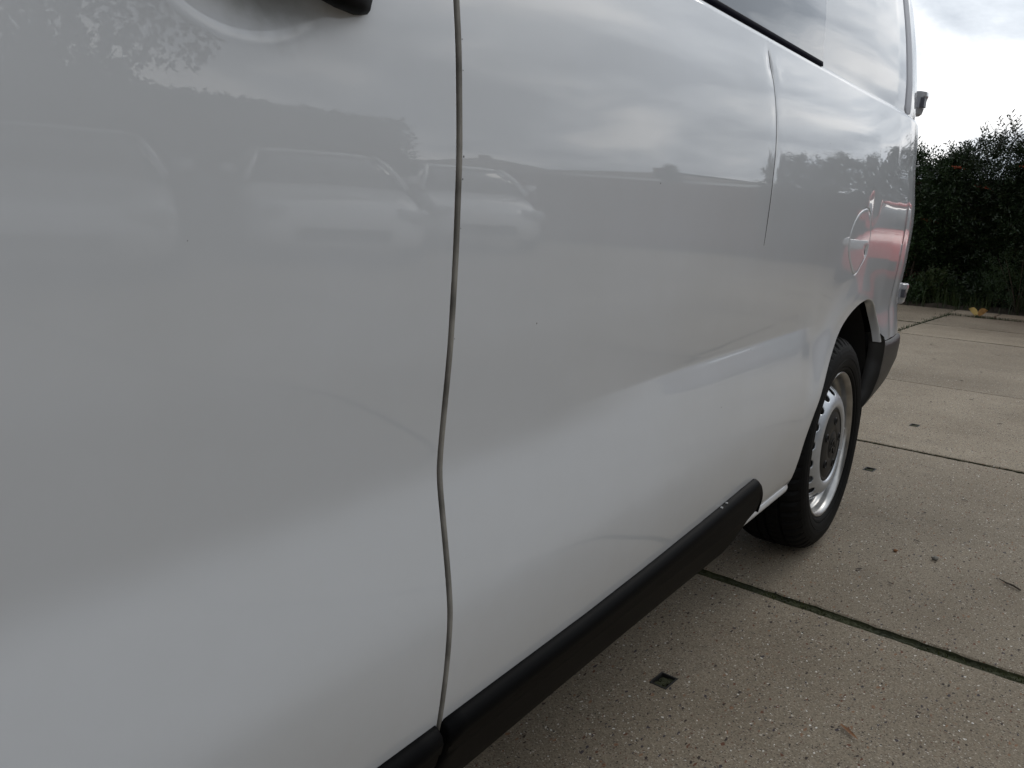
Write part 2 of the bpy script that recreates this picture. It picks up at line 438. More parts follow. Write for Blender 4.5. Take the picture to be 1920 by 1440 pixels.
def snap_to(px, pz, poly):
    poly = np.asarray(poly, float)
    a = poly; b = np.roll(poly, -1, axis=0); d = b-a; L2 = (d**2).sum(1)+1e-18
    P = np.stack([px, pz], 1)
    t = np.clip((((P[:, None, :]-a[None])*d[None]).sum(2))/L2[None], 0, 1)
    q = a[None]+t[..., None]*d[None]
    dist = ((P[:, None, :]-q)**2).sum(2)
    k = dist.argmin(1)
    return q[np.arange(len(P)), k]
def smooth_poly(pts, n=12, closed=True):
    """Catmull-Rom through points"""
    pts = np.asarray(pts, float); m = len(pts); out = []
    rngi = range(m) if closed else range(m-1)
    for i in rngi:
        if closed: p0, p1, p2, p3 = pts[(i-1) % m], pts[i], pts[(i+1) % m], pts[(i+2) % m]
        else: p0, p1, p2, p3 = pts[max(i-1, 0)], pts[i], pts[i+1], pts[min(i+2, m-1)]
        for k in range(n):
            t = k/n
            out.append(.5*((2*p1)+(-p0+p2)*t+(2*p0-5*p1+4*p2-p3)*t*t+(-p0+3*p1-3*p2+p3)*t**3))
    if not closed: out.append(pts[-1])
    return np.array(out)
def grid_panel(name, us, vs_, fn, holes, m, parent=None, flip=False):
    """surface fn(U,V)->(X,Y,Z) over a grid, with polygonal holes cut out in (u,v) and the cut edge snapped onto the outline"""
    U, V = np.meshgrid(us, vs_, indexing='ij'); nu, nv = U.shape
    idx = np.arange(nu*nv).reshape(nu, nv)
    F = np.stack([idx[:-1, :-1], idx[1:, :-1], idx[1:, 1:], idx[:-1, 1:]], -1).reshape(-1, 4)
    cu = (U[:-1, :-1]+U[1:, 1:]).ravel()/2; cv = (V[:-1, :-1]+V[1:, 1:]).ravel()/2
    keep = np.ones(len(F), bool); U = U.ravel().copy(); V = V.ravel().copy()
    own = np.full(len(F), -1)
    for h, poly in enumerate(holes):
        ins = pip(cu, cv, poly); keep &= ~ins; own[ins] = h
    for h, poly in enumerate(holes):
        gone = np.unique(F[(own == h)]); kept = np.unique(F[keep])
        bd = np.intersect1d(gone, kept)
        if len(bd):
            q = snap_to(U[bd], V[bd], poly); U[bd] = q[:, 0]; V[bd] = q[:, 1]
    F = F[keep]
    X, Y, Z = fn(U, V)
    used = np.unique(F); mp = np.full(len(U), -1); mp[used] = np.arange(len(used))
    F = mp[F]
    if flip: F = F[:, ::-1]
    return fastmesh(name, np.stack([X, Y, Z], 1)[used], F, m, parent, True)
# ============================================================ GROUND
AS = math.radians(-3.84)                       # slab grid is turned slightly against the van
E1 = (math.cos(AS), math.sin(AS)); E2 = (-math.sin(AS), math.cos(AS))
def st(s, t): return (s*E1[0]+t*E2[0], s*E1[1]+t*E2[1])
far = struct(mesh('ground', [(-1400, -1400, -.16), (1400, -1400, -.16), (1400, 1400, -.16), (-1400, 1400, -.16)], [(0, 1, 2, 3)], M_GROUNDFAR), 'pale ground running off beyond the yard and gardens')
yv = [st(-10.1, -16.1)+(-.017,), st(12.7, -16.1)+(-.017,), st(12.7, 6.1)+(-.017,), st(-10.1, 6.1)+(-.017,)]
yard = struct(mesh('paved_yard', yv, [(0, 1, 2, 3)], M_MOSS), 'yard paved with large exposed aggregate concrete slabs, mossy joints')
SE = [-9.97, -7.97, -5.97, -3.97, -1.97, .03, 2.034, 3.845, 5.525, 7.955, 8.962, 10.05]
TE = [-15.95, -13.95, -11.95, -9.95, -7.95, -5.95, -3.95, -1.95, .05, 2.05, 4.05, 6.05]
GAP = {2.034: .036, 3.845: .020, 5.525: .016, 7.955: .042, 8.962: .055}
POCK = {(5, 8): (1.466, .748), (6, 8): (3.41, .897), (7, 8): (4.34, .959)}
def slab(s0, s1, t0, t1, dz, pk, near):
    """box with a worn arris: the outline wanders a little, then a narrow chamfer, then the flat top"""
    n = 90 if near else 6
    jit = .0022 if near else .001
    ch = .004
    cor = [(s0, t0), (s1, t0), (s1, t1), (s0, t1)]
    inn = [(s0+.02, t0+.02), (s1-.02, t0+.02), (s1-.02, t1-.02), (s0+.02, t1-.02)]
    nor = [(0, 1), (-1, 0), (0, -1), (1, 0)]
    v = []; f = []; side_faces = 0
    def P(s, t, z): v.append(st(s, t)+(z,)); return len(v)-1
    lo, md, tp, ri = [], [], [], []
    for k in range(4):
        a, b = cor[k], cor[(k+1) % 4]; c, d = inn[k], inn[(k+1) % 4]; w = 0
        for q in range(n):
            u = q/n
            w = w*.7+rnd.gauss(0, jit)*.7 if q else 0
            w2 = abs(w)+(rnd.uniform(0, .007) if near and rnd.random() < .03 else 0)
            s_, t_ = a[0]+(b[0]-a[0])*u, a[1]+(b[1]-a[1])*u
            lo.append(P(s_, t_, -.15)); md.append(P(s_+nor[k][0]*w2, t_+nor[k][1]*w2, dz-ch*rnd.uniform(.5, 1.3)))
            w3 = w2+ch*rnd.uniform(.6, 1.4)
            if q == 0: tp.append(P(s_+(c[0]-a[0])*.2, t_+(c[1]-a[1])*.2, dz))
            else: tp.append(P(s_+nor[k][0]*w3, t_+nor[k][1]*w3, dz))
            ri.append(P(c[0]+(d[0]-c[0])*u, c[1]+(d[1]-c[1])*u, dz))
    m = 4*n
    for q in range(m):
        r = (q+1) % m
        f.append((lo[q], lo[r], md[r], md[q]))
    nside = len(f)
    for q in range(m):
        r = (q+1) % m
        f.append((md[q], md[r], tp[r], tp[q])); f.append((tp[q], tp[r], ri[r], ri[q]))
    if pk is None:
        f.append(tuple(ri))
    else:
        a, b = .0245, .0175
        c = [P(pk[0]-a, pk[1]-b, dz), P(pk[0]+a, pk[1]-b, dz), P(pk[0]+a, pk[1]+b, dz), P(pk[0]-a, pk[1]+b, dz)]
        d = [P(pk[0]-a, pk[1]-b, dz-.025), P(pk[0]+a, pk[1]-b, dz-.025), P(pk[0]+a, pk[1]+b, dz-.025), P(pk[0]-a, pk[1]+b, dz-.025)]
        for k in range(4):
            l = (k+1) % 4
            f.append(tuple(ri[k*n:(k+1)*n])+(ri[((k+1)*n) % m], c[l], c[k])); f.append((c[k], c[l], d[l], d[k]))
        f.append(tuple(d))
    return v, f, nside
def add_slab(s0, s1, t0, t1, dz, pk):
    v, f, ns_ = slab(s0, s1, t0, t1, dz, pk, s0 < 4 and s1 > .5 and t1 > 0 and t0 < 2.2)
    o = mesh('slab', v, f, M_CONC, yard)
    o.data.materials.append(M_MOSS)
    for k in range(ns_):
        o.data.polygons[k].material_index = 1      # the joint faces are overgrown
    return o
for a in range(len(SE)-1):
    for b in range(len(TE)-1):
        g0 = GAP.get(SE[a], .02)/2; g1 = GAP.get(SE[a+1], .02)/2
        s0, s1, t0, t1 = SE[a]+g0, SE[a+1]-g1, TE[b]+(.009 if b == 9 else .0035), TE[b+1]-(.009 if b == 8 else .0035)
        if a == len(SE)-2 and b >= 9: s1 = 10.70
        dz = rnd.uniform(-.003, .002)
        pk = POCK.get((a, b))
        if a == len(SE)-2 and b == 8:                      # a strip of kerb and bed starts at t = 1.15
            add_slab(10.06, 12.60, .06, 1.14, dz, None)
        if a == len(SE)-2 and 2 <= b < 8: s1 = 12.60
        o = add_slab(s0, s1, t0, t1, dz, pk)
        if pk:
            mb = MB(); x, y = st(*pk)
            # mossy steel lined socket: floor of moss lumps and a thin frame
            for k in range(14):
                px, py = x+rnd.uniform(-.016, .016), y+rnd.uniform(-.0095, .0095)
                mb.box(px-.006, px+.006, py-.006, py+.006, dz-.024, dz-.006+rnd.uniform(0, .005))
            mb.build('lifting_socket_moss', M_MOSS, o)
            fr = MB()
            for (sx0, sx1, sy0, sy1) in ((-.0275, -.0235, -.0205, .0205), (.0235, .0275, -.0205, .0205), (-.0235, .0235, -.0205, -.0165), (-.0235, .0235, .0165, .0205)):
                q = []
                for z in (dz-.024, dz+.0012):
                    for (ss, tt) in ((sx0, sy0), (sx1, sy0), (sx1, sy1), (sx0, sy1)):
                        q.append(st(pk[0]+ss, pk[1]+tt)+(z,))
                fr.add(q, [(0, 1, 2, 3)[::-1], (4, 5, 6, 7), (0, 1, 5, 4), (1, 2, 6, 5), (2, 3, 7, 6), (3, 0, 4, 7)])
            fr.build('lifting_socket_frame', M_SEAL, o)
# earth and moss filling of the wide joint beside the wheel
v = []; f = []; nt = 420
for i in range(nt):
    t = -.6+2.6*i/(nt-1)
    for j in range(7):
        q = (j-3)/3*.019
        z = -.0085-.004*abs(j-3)/3*(1 if j not in (0, 6) else .2)+rnd.gauss(0, .0016)+.0035*math.sin(t*11+math.sin(t*5)*2)*.6
        v.append(st(2.034+q, t)+(min(z, -.003),))
for i in range(nt-1):
    for j in range(6): f.append((i*7+j, i*7+j+1, (i+1)*7+j+1, (i+1)*7+j))
mesh('joint_filling', v, [q[::-1] for q in f], M_MOSS, yard, False)
# kerb edging of the bed, right of the long joint
for k, (ta, tb) in enumerate(((1.60, 2.03), (1.16, 1.59))):
    v = []
    for z in (-.1, .035+rnd.uniform(-.008, .004)):
        for (s, t) in ((10.09, ta), (10.42, ta), (10.42, tb), (10.09, tb)): v.append(st(s, t)+(z,))
    bevel(mesh('kerb_stone', v, [(3, 2, 1, 0), (4, 5, 6, 7), (0, 1, 5, 4), (1, 2, 6, 5), (2, 3, 7, 6), (3, 0, 4, 7)], M_CONC, yard), .008)
# planting bed
bv = []; bf = []; nb = 26
for i in range(nb):
    for j in range(5):
        s = 10.43+ (11.75-10.43)*j/4; t = 1.16+ (6.0-1.16)*i/(nb-1)
        bv.append(st(s+(.28 if j == 0 and t > 2.03 else 0), t)+(.0+rnd.uniform(0, .07)*(j > 0)-.02*(j == 0)+.012,))
for i in range(nb-1):
    for j in range(4):
        bf.append((i*5+j, i*5+j+1, (i+1)*5+j+1, (i+1)*5+j))
struct(mesh('planting_bed', bv, [q[::-1] for q in bf], M_SOIL, None, True), 'dark soil of the bed under the hedge')

# ============================================================ VAN
def table(kn, lo, hi, n, sig):
    x = np.linspace(lo-.5, hi+.5, n); k = np.array(kn)
    y = np.interp(x, k[:, 0], k[:, 1])
    s0 = (k[1, 1]-k[0, 1])/(k[1, 0]-k[0, 0]); s1 = (k[-1, 1]-k[-2, 1])/(k[-1, 0]-k[-2, 0])
    y = np.where(x < k[0, 0], k[0, 1]+s0*(x-k[0, 0]), y); y = np.where(x > k[-1, 0], k[-1, 1]+s1*(x-k[-1, 0]), y)
    dx_ = x[1]-x[0]; m = int(4*sig/dx_)+1
    g = np.exp(-.5*(np.arange(-m, m+1)*dx_/sig)**2); g /= g.sum()
    return x, np.convolve(np.pad(y, m, mode='edge'), g, mode='valid')
PLAN = table([(-1.45, 1.0), (-1.38, .80), (-1.25, .66), (-1.0, .585), (-.6, .553), (.2, .541), (.65, .542), (1.3, .548), (2.0, .553), (2.5, .555), (2.8, .558), (3.0, .565), (3.1, .571), (3.2, .581), (3.25, .589), (3.29, .600), (3.32, .618), (3.345, .655), (3.36, .72)], -1.5, 3.4, 12000, .016)
KA = [(.20, .11), (.28, .055), (.34, .024), (.41, .010), (.48, .0015), (.547, -.0025), (.60, .0035), (.66, .0120), (.71, .0195), (.78, .013), (.85, .006), (.95, .001), (1.05, -.001), (1.15, .003), (1.22, .010), (1.28, .022), (1.33, .035)]
KB = [(.20, .11), (.28, .055), (.34, .024), (.41, .010), (.48, .001), (.55, -.003), (.62, .002), (.69, .011), (.726, .0205), (.735, .0235), (.742, .0225), (.80, .013), (.87, .005), (.95, .001), (1.05, -.001), (1.15, .003), (1.22, .010), (1.28, .022), (1.33, .035)]
PA = table(KA, .2, 1.33, 8000, .017)
PB = table(KB, .2, 1.33, 16000, .0022)
PB2 = table(KB, .2, 1.33, 16000, .020)
REAR = table([(.2, 0), (.98, 0), (1.04, .003), (1.10, .009), (1.18, .013), (1.24, .008), (1.30, -.002), (1.345, -.010), (1.42, -.007), (1.50, -.002), (1.56, 0), (1.95, 0)], .2, 1.95, 6000, .02)
def T(t, x): return np.interp(x, t[0], t[1])
def sst(a, b, x):
    q = np.clip((x-a)/(b-a), 0, 1); return q*q*(3-2*q)
DENT = np.array([(1.590, 1.301), (1.596, 1.273), (1.603, 1.221), (1.610, 1.173), (1.6115, 1.114), (1.605, 1.064), (1.600, 1.004), (1.595, .942)])
DL = smooth_poly(DENT, 8, False)
def dent(X, Z):
    xl = np.interp(Z, DL[::-1, 1], DL[::-1, 0])
    A = .0026*np.exp(-((Z-1.275)/.022)**2)+.0008*np.exp(-((Z-1.13)/.11)**2)
    d = X-xl
    s = np.where(d < 0, np.exp(-(d/.020)**2), np.exp(-(d/.005)**2))
    return A*s - .35*A*np.exp(-((d-.03)/.022)**2)
def lower(X, Z):
    hh = T(PB2, Z); sharp = T(PB, Z)
    near = np.exp(-((Z-.735)/.04)**4)              # keep the crisp fold only around the crease
    B = hh*(1-near)+sharp*near
    w = sst(.85, 1.45, X)*(1-sst(1.93, 2.09, X))
    return T(PA, Z)*(1-w)+B*w+T(REAR, Z)*sst(2.3, 3.15, X)
ARC_C = (2.455, .37)
def flare(X, Z):
    rho = np.sqrt(((X-ARC_C[0])/.395)**2+((Z-ARC_C[1])/.402)**2)
    f = -.008*np.exp(-((np.maximum(rho, 1)-1)/.13)**2)*sst(.42, .6, Z)
    f += .0030*np.exp(-((X-3.02)/.035)**2)*(1-sst(.95, 1.10, Z))
    f += .0022*np.exp(-(((X-2.475)/.045)**2+((Z-1.045)/.040)**2))      # finger scoop above the filler flap
    return f
def Yf(X, Z):
    return T(PLAN, X)+lower(X, Z)
def Yside(X, Z):
    return Yf(X, Z)+flare(X, Z)+dent(X, Z)
# upper profile above the shoulder line: points (z, offset), ending at the roof crown
UP = np.array([(1.325, .0338), (1.3285, .0375), (1.3315, .0445), (1.335, .0482), (1.345, .0492), (1.38, .0500), (1.45, .0525), (1.55, .063), (1.65, .082), (1.73, .102), (1.80, .138), (1.86, .190), (1.90, .285), (1.925, .39), (1.94, .60), (1.945, .949)])
UPS = smooth_poly(UP, 6, False)
NL = np.concatenate([np.linspace(.325, .70, 52), np.linspace(.704, .77, 48), np.linspace(.776, 1.325, 86)])
def profile_rows(zmin, zmax):
    """row parameter: z up to 1.325, above that 1.325 + index along UPS"""
    if zmin > 1.325:
        a = par_of_z(zmin); b = par_of_z(zmax)
        return np.linspace(a, b, int((b-a)/.0075)+2)
    lo = NL[(NL >= zmin-1e-6)]
    if abs(lo[0]-zmin) > 1e-4: lo = np.concatenate([[zmin], lo])
    if zmax <= 1.325: return lo[lo <= zmax+1e-6]
    n = int(np.argmax(UPS[:, 0] >= zmax-1e-6)) if zmax < 1.945 else len(UPS)-1
    return np.concatenate([lo, 1.325+.01*np.arange(1, n+1)])
def par_of_z(z):
    return 1.325+.01*float(np.interp(z, UPS[:, 0], np.arange(len(UPS))))
YC = 1.49                                              # centre line of the van
def van_surface(side, mirror=False, off=0.0):
    def fn(U, V):
        k = np.clip((V-1.325)/.01, 0, len(UPS)-1)
        Z = np.where(V <= 1.325, V, np.interp(k, np.arange(len(UPS)), UPS[:, 0]))
        offs = np.interp(k, np.arange(len(UPS)), UPS[:, 1])
        Zl = np.minimum(V, 1.325)
        base = T(PLAN, U)
        low = (Yside(U, Zl) if side else Yf(U, Zl))
        Yu = base+offs+T(REAR, Z)*sst(2.3, 3.15, U)
        # roof rows run to the centre line whatever the plan
        fade = sst(.2, .949, offs)
        Yu = Yu*(1-fade)+(.541+offs)*fade
        fl = (flare(U, Zl)+dent(U, Zl))*np.exp(-(np.maximum(k, 0)/4)**2) if side else 0
        Y = np.where(V <= 1.325, low, Yu+fl*(V > 1.325))
        Y = Y+off
        if mirror: Y = 2*YC-Y
        return U, Y, Z
    return fn
van = thing('white_van', 'white panel van with black sill trim, seen along its side towards the rear wheel', 'van')
BASE = Vector((1.0, 1.49, 0.0))

# --- door skin -----------------------------------------------------------
BOWL = (.402, 1.166, .080, .053)
def door_fn(mirror=False):
    f0 = van_surface(False, mirror)
    def fn(U, V):
        X, Y, Z = f0(U, V)
        if not mirror:
            r = np.sqrt(((X-BOWL[0])/BOWL[2])**2+((Z-BOWL[1])/BOWL[3])**2)
            Y = Y+.015*(1-np.clip(r/1.04, 0, 1)**2)**1.7
        return X, Y, Z
    return fn
xd = np.unique(np.concatenate([np.linspace(-.62, .28, 60), np.linspace(.28, .56, 90), np.linspace(.56, .6445, 16)]))
vd = profile_rows(.372, 1.80)
vb = np.linspace(1.06, 1.28, 90)
vd = np.unique(np.concatenate([vd[(vd < 1.06) | (vd > 1.28)], vb]))
win_door = [(-.02, par_of_z(1.352)), (.50, par_of_z(1.352)), (.50, par_of_z(1.74)), (.26, par_of_z(1.74))]
cut_front = [(-.9, par_of_z(1.345)), (-.16, par_of_z(1.345)), (.16, par_of_z(1.80)+.3), (-.9, par_of_z(1.80)+.3)]
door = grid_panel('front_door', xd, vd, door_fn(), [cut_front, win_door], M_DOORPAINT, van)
xdf = np.linspace(-.62, .6445, 50); vdf = profile_rows(.36, 1.80)[::2]
far_door = grid_panel('front_door', xdf, vdf, door_fn(True), [cut_front, win_door], M_PAINT, van, True)
g = grid_panel('window', np.linspace(-.06, .54, 40), profile_rows(1.34, 1.76), van_surface(False, off=.006), [], M_GLASS, door)
grid_panel('window', np.linspace(-.06, .54, 30), profile_rows(1.34, 1.76), van_surface(False, True, off=.006), [], M_GLASS, far_door, True)

def edge_strip(name, X, dirx, z0, z1, surf, m, parent, depth=.03):
    """rounded hem and return of a sheet metal edge that runs up and down at X"""
    zs = np.linspace(z0, z1, 120)
    prof = [(0, 0), (.0010, .0002), (.0019, .0009), (.0024, .0022), (.0025, .006), (.0025, depth)]
    v = []; f = []
    for z in zs:
        p = par_of_z(z) if z > 1.325 else z
        x, y, zz = surf(np.array([X]), np.array([p]))
        for (a, b) in prof: v.append((X+dirx*a, float(y[0])+b, float(zz[0])))
    n = len(prof)
    for i in range(len(zs)-1):
        for k in range(n-1):
            q = (i*n+k, i*n+k+1, (i+1)*n+k+1, (i+1)*n+k)
            f.append(q if dirx > 0 else q[::-1])
    return mesh(name, v, f, m, parent, True)
edge_strip('door_edge', .6445, 1, .375, 1.80, van_surface(False), M_PAINT, door)

# --- door handle: black grip across the dished recess ---------------------
rings = []
for x, zc_, hh, yo in ((.300, 1.182, .010, .004), (.312, 1.182, .016, -.018), (.35, 1.181, .018, -.030), (.42, 1.179, .021, -.034), (.45, 1.176, .023, -.032), (.48, 1.174, .025, -.028), (.508, 1.174, .0245, -.020), (.524, 1.175, .022, -.012), (.532, 1.177, .017, -.005), (.535, 1.179, .010, .004)):
    y = float(Yf(np.array([x]), np.array([1.17]))[0])
    ring = []
    for k in range(14):
        a = 2*math.pi*k/14
        c, s = math.cos(a), math.sin(a)
        sg = lambda t, p: math.copysign(abs(t)**p, t)
        ring.append((x, y+yo+.010+.010*sg(c, .6), zc_+hh*sg(s, .6)))
    rings.append(ring)
v, f = loft(rings)
hd = mesh('handle', v, f, M_TRIM, door, True)
mb = MB(); mb.tube([(.525, .570, 1.176), (.525, .5375, 1.176)], .011, 14)

# --- side panel ----------------------------------------------------------
ARCH = [(2.060, .20), (2.059, .372), (2.066, .451), (2.094, .524), (2.150, .594), (2.222, .655), (2.31, .708), (2.40, .745), (2.50, .766), (2.60, .768), (2.69, .748), (2.765, .705), (2.812, .655), (2.832, .612)]
AR = smooth_poly(ARCH[1:], 8, False)
BX = 3.5
holeA = np.concatenate([[(2.060, .20)], AR, [(3.0, .604), (3.5, .598), (3.5, .20)]])
FLAP = smooth_poly([(2.337, 1.022), (2.285, 1.000), (2.250, .962), (2.247, .930), (2.275, .898), (2.324, .864), (2.360, .849), (2.392, .853), (2.440, .880), (2.470, .902), (2.478, .940), (2.470, .985), (2.445, 1.018), (2.40, 1.032)], 6)
xs = np.unique(np.concatenate([np.linspace(.6550, 1.56, 120), np.linspace(1.56, 1.65, 46), np.linspace(1.65, 2.05, 55), np.linspace(2.05, 3.05, 170), np.linspace(3.05, 3.36, 70)]))
vs2 = profile_rows(.325, 1.945)
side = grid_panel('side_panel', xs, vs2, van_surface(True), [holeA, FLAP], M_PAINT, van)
xs_f = np.linspace(.6545, 3.36, 150)
grid_panel('side_panel', xs_f, profile_rows(.325, 1.945), van_surface(True, True), [holeA], M_PAINT, van, True)
edge_strip('panel_edge', .6550, -1, .35, 1.80, van_surface(True), M_EDGE, side)
# roof over the cab
grid_panel('roof', np.linspace(-.05, .6545, 30), profile_rows(1.80, 1.945), van_surface(False), [], M_PAINT, van)
grid_panel('roof', np.linspace(-.05, .6545, 30), profile_rows(1.80, 1.945), van_surface(False, True), [], M_PAINT, van, True)

def poly_return(name, poly, closed, m, parent, prof, centre):
    poly = np.asarray(poly); n = len(poly)
    v = []; f = []
    for i, (x, z) in enumerate(poly):
        d = np.array([centre[0]-x, centre[1]-z]); 
        a = poly[(i+1) % n if closed else min(i+1, n-1)]-poly[(i-1) % n if closed else max(i-1, 0)]
        nn = np.array([-a[1], a[0]]); nn /= np.linalg.norm(nn)+1e-12
        if nn@d < 0: nn = -nn
        y = float(Yside(np.array([x]), np.array([z]))[0])
        for (p, q) in prof: v.append((x+nn[0]*p, y+q, z+nn[1]*p))
    k = len(prof)
    for i in range(n if closed else n-1):
        j = (i+1) % n
        for c in range(k-1): f.append((i*k+c, i*k+c+1, j*k+c+1, j*k+c))
    return mesh(name, v, f, m, parent, True)
poly_return('arch_lip', AR, False, M_PAINT, side, [(0, 0), (.001, .0003), (.0022, .0012), (.003, .003), (.0035, .010), (.004, .026)], ARC_C)
poly_return('filler_gap', FLAP, True, M_PAINT, side, [(0, 0), (.0009, .0006), (.0018, .0022), (.0020, .014), (.03, .0145)], (2.36, .94))
# filler flap: flatter plate with rolled edge, and a finger notch
fc = np.array((2.362, .942))
v = []; f = []
rs = [0, .25, .5, .7, .85, .92, .952, .968, .970]
for r in rs:
    for p in FLAP:
        q = fc+(p-fc)*r
        if r >= .9: q = fc+(p-fc)*(1-(1-r)*1.0)
        yb = float(Yside(np.array([q[0]]), np.array([q[1]]))[0])
        y0 = float(Yside(np.array([fc[0]]), np.array([fc[1]]))[0])
        y = yb*.75+.25*(y0+.004)-.0012
        if r == .952: y += .0006
        if r == .968: y += .0025
        if r == .970: y += .010
        # finger notch at the lower rear edge
        dn = math.hypot((q[0]-2.452)/.014, (q[1]-.912)/.020)
        y += .007*float(1-sst(.45, 1.0, np.array(dn)))
        v.append((q[0], y, q[1]))
nF = len(FLAP)
for i in range(len(rs)-1):
    for k in range(nF):
        f.append((i*nF+k, (i+1)*nF+k, (i+1)*nF+(k+1) % nF, i*nF+(k+1) % nF))
flap = mesh('filler_flap', v, f, M_PAINT, van, True)
mb = MB(); yy = float(Yside(np.array([2.452]), np.array([.912]))[0])
ringv = [(2.452+.0075*math.cos(a), yy+.0035, .912+.013*math.sin(a)) for a in np.linspace(0, 2*math.pi, 17)[:-1]]
mb.add(ringv+[(p[0], p[1]+.004, p[2]) for p in ringv], [tuple(range(16))[::-1]]+[(i, (i+1) % 16, 16+(i+1) % 16, 16+i) for i in range(16)])
mb.build('finger_notch', M_SEAL, flap)

# scratch along the dent: thin bare line sunk into the paint
v = []; f = []
for i, (x, z) in enumerate(DL):
    w = np.interp(z, [.94, 1.0, 1.08, 1.2, 1.29, 1.301], [.0004, .0016, .0010, .0005, .0009, .0003])
    ya = float(Yside(np.array([x-w]), np.array([z]))[0]); yb = float(Yside(np.array([x+w]), np.array([z]))[0])
    v += [(x-w, ya-.0004, z), (x+w, yb-.0004, z), (x+w*.6, yb+.001, z), (x-w*.6, ya+.001, z)]
for i in range(len(DL)-1):
    for k in range(4): f.append((i*4+k, i*4+(k+1) % 4, (i+1)*4+(k+1) % 4, (i+1)*4+k))
mesh('scratch', v, f, M_SCRATCH, side)

# fixed side window with its seal
glass = grid_panel('side_window', np.linspace(.70, 1.998, 70), profile_rows(1.342, 1.78), van_surface(False, off=-.0035), [], M_GLASS, van)
p0 = profile_rows(1.342, 1.78)
def rim_strip(name, xs_, prm, m, parent, o1, o2):
    pass
s0 = van_surface(False)
mb = MB(); prev = None
pts = np.linspace(.70, 2.000, 90)
zc0, zc1 = 1.3345, 1.3455
rings = []
for x in pts:
    y0 = float(T(PLAN, x))+float(np.interp(zc0, UPS[:, 0], UPS[:, 1])); y1 = float(T(PLAN, x))+float(np.interp(zc1, UPS[:, 0], UPS[:, 1]))
    rings.append([(x, y0+.004, zc0), (x, y0-.003, zc0+.0006), (x, y0-.0048, zc0+.002), (x, y1-.0052, zc1-.001), (x, y1-.0034, zc1+.001), (x, y1+.004, zc1)])
v, f = loft(rings)
mesh('window_seal', v, f, M_WSEAL, glass, True)
# glass edge thickness at its rear end
v = []; f = []
for p in p0:
    x, y, z = van_surface(False, off=-.0035)(np.array([1.998]), np.array([p]))
    v += [(1.998, float(y[0]), float(z[0])), (1.9995, float(y[0])+.0008, float(z[0])), (1.9995, float(y[0])+.005, float(z[0]))]
for i in range(len(p0)-1):
    for k in range(2): f.append((i*3+k, i*3+k+1, (i+1)*3+k+1, (i+1)*3+k))
mesh('window_edge', v, f, M_GLASS, glass, True)
grid_panel('side_window', np.linspace(.70, 1.998, 40), profile_rows(1.342, 1.78), van_surface(False, True, off=-.0035), [], M_GLASS, van, True)

# grey channel trim on the rear pillar
prw = profile_rows(1.338, 1.93)
def pillar(mirror):
    rings = []
    N_ = len(prw)
    for i, p in enumerate(prw):
        u = i/(N_-1)
        w = .060*min(1, .45+.55*math.sin(min(1, i/6)*math.pi/2))
        row = []
        for a, o in ((-1, .003), (-.94, -.0010), (-.5, -.0018), (0, -.0012), (.5, -.0018), (.94, -.0010), (1, .003)):
            X = 2.985+a*w
            x, y, z = van_surface(True, mirror)(np.array([X]), np.array([p]))
            row.append((X, float(y[0])+(o if not mirror else -o), float(z[0])))
        rings.append(row)
    v, f = loft(rings, closed=False, caps=False)
    return v, f
v, f = pillar(False); mesh('pillar_trim', v, f, M_GREYSTRIP, van, True)
v, f = pillar(True); mesh('pillar_trim', v, f, M_GREYSTRIP, van, True)

# --- sill: black plastic strips and bright seam flange ---------------------
def yl(x, z): return float(Yf(np.array([x]), np.array([z]))[0])
def trim_ring(x, zt, k=1.0, zmid=.350, zbot=.243, dx_=None):
    """cross section of the sill strip at x; k<1 shrinks it towards its rounded end"""
    ys = yl(x, zt)
    zt2 = zmid+(zt-zmid)*k
    zb2 = .315+(zbot-.315)*k if k < 1 else zbot
    p = 0.016*k**.5
    return [(x, ys+.004, zt2+.001), (x, ys-.003, zt2+.0015), (x, ys-p*.55, zt2-.002), (x, ys-p*.9, zt2-.008), (x, ys-p, zt2-.016*k),
            (x, ys-p*.9+.002, zt2-.030*k), (x, ys-p+.006, (zt2+zmid)/2-.004), (x, ys-p+.011, zmid+.006*k), (x, ys-p+.016, zmid-.004*k),
            (x, ys-p+.024, zmid-.018*k), (x, ys-p+.045, (zmid+zb2)/2-.01*k), (x, ys-p+.068, zb2+.006), (x, ys-p+.080, zb2), (x, ys+.10, zb2+.004), (x, ys+.10, zt2-.05*k)]
ztop = lambda x: float(np.interp(x, [-.7, .66, .99, 1.2, 1.4, 1.66, 1.74], [.400, .4035, .404, .410, .419, .434, .438]))
xsill = list(np.linspace(.6575, 1.69, 40))
rings = [trim_ring(x, ztop(x)) for x in xsill]
for a in np.linspace(.08, 1, 12):
    k = math.sqrt(max(0.0, 1-a*a))
    rings.append(trim_ring(1.69+.055*a, ztop(1.69), max(k, .03)))
first = trim_ring(.6575, ztop(.6575))
c = [sum(p[i] for p in first)/len(first) for i in range(3)]
rings = [[(.6545, p[1]+(c[1]-p[1])*.06+.003, p[2]+(c[2]-p[2])*.06) for p in first]]+rings
v, f = loft(rings)
sill = mesh('sill_trim', v, f, M_TRIM, van, True)
# chips of paint on its top edge
for (x, dz_, k) in ((1.505, .0, 1.2), (1.53, .002, .8)):
    y = yl(x, ztop(x)); mb = MB(); mb.box(x-.0018*k, x+.0018*k, y-.0075, y-.003, ztop(x)+dz_-.001, ztop(x)+dz_+.0014*k)
    mb.build('paint_chip', M_PAINT, sill)
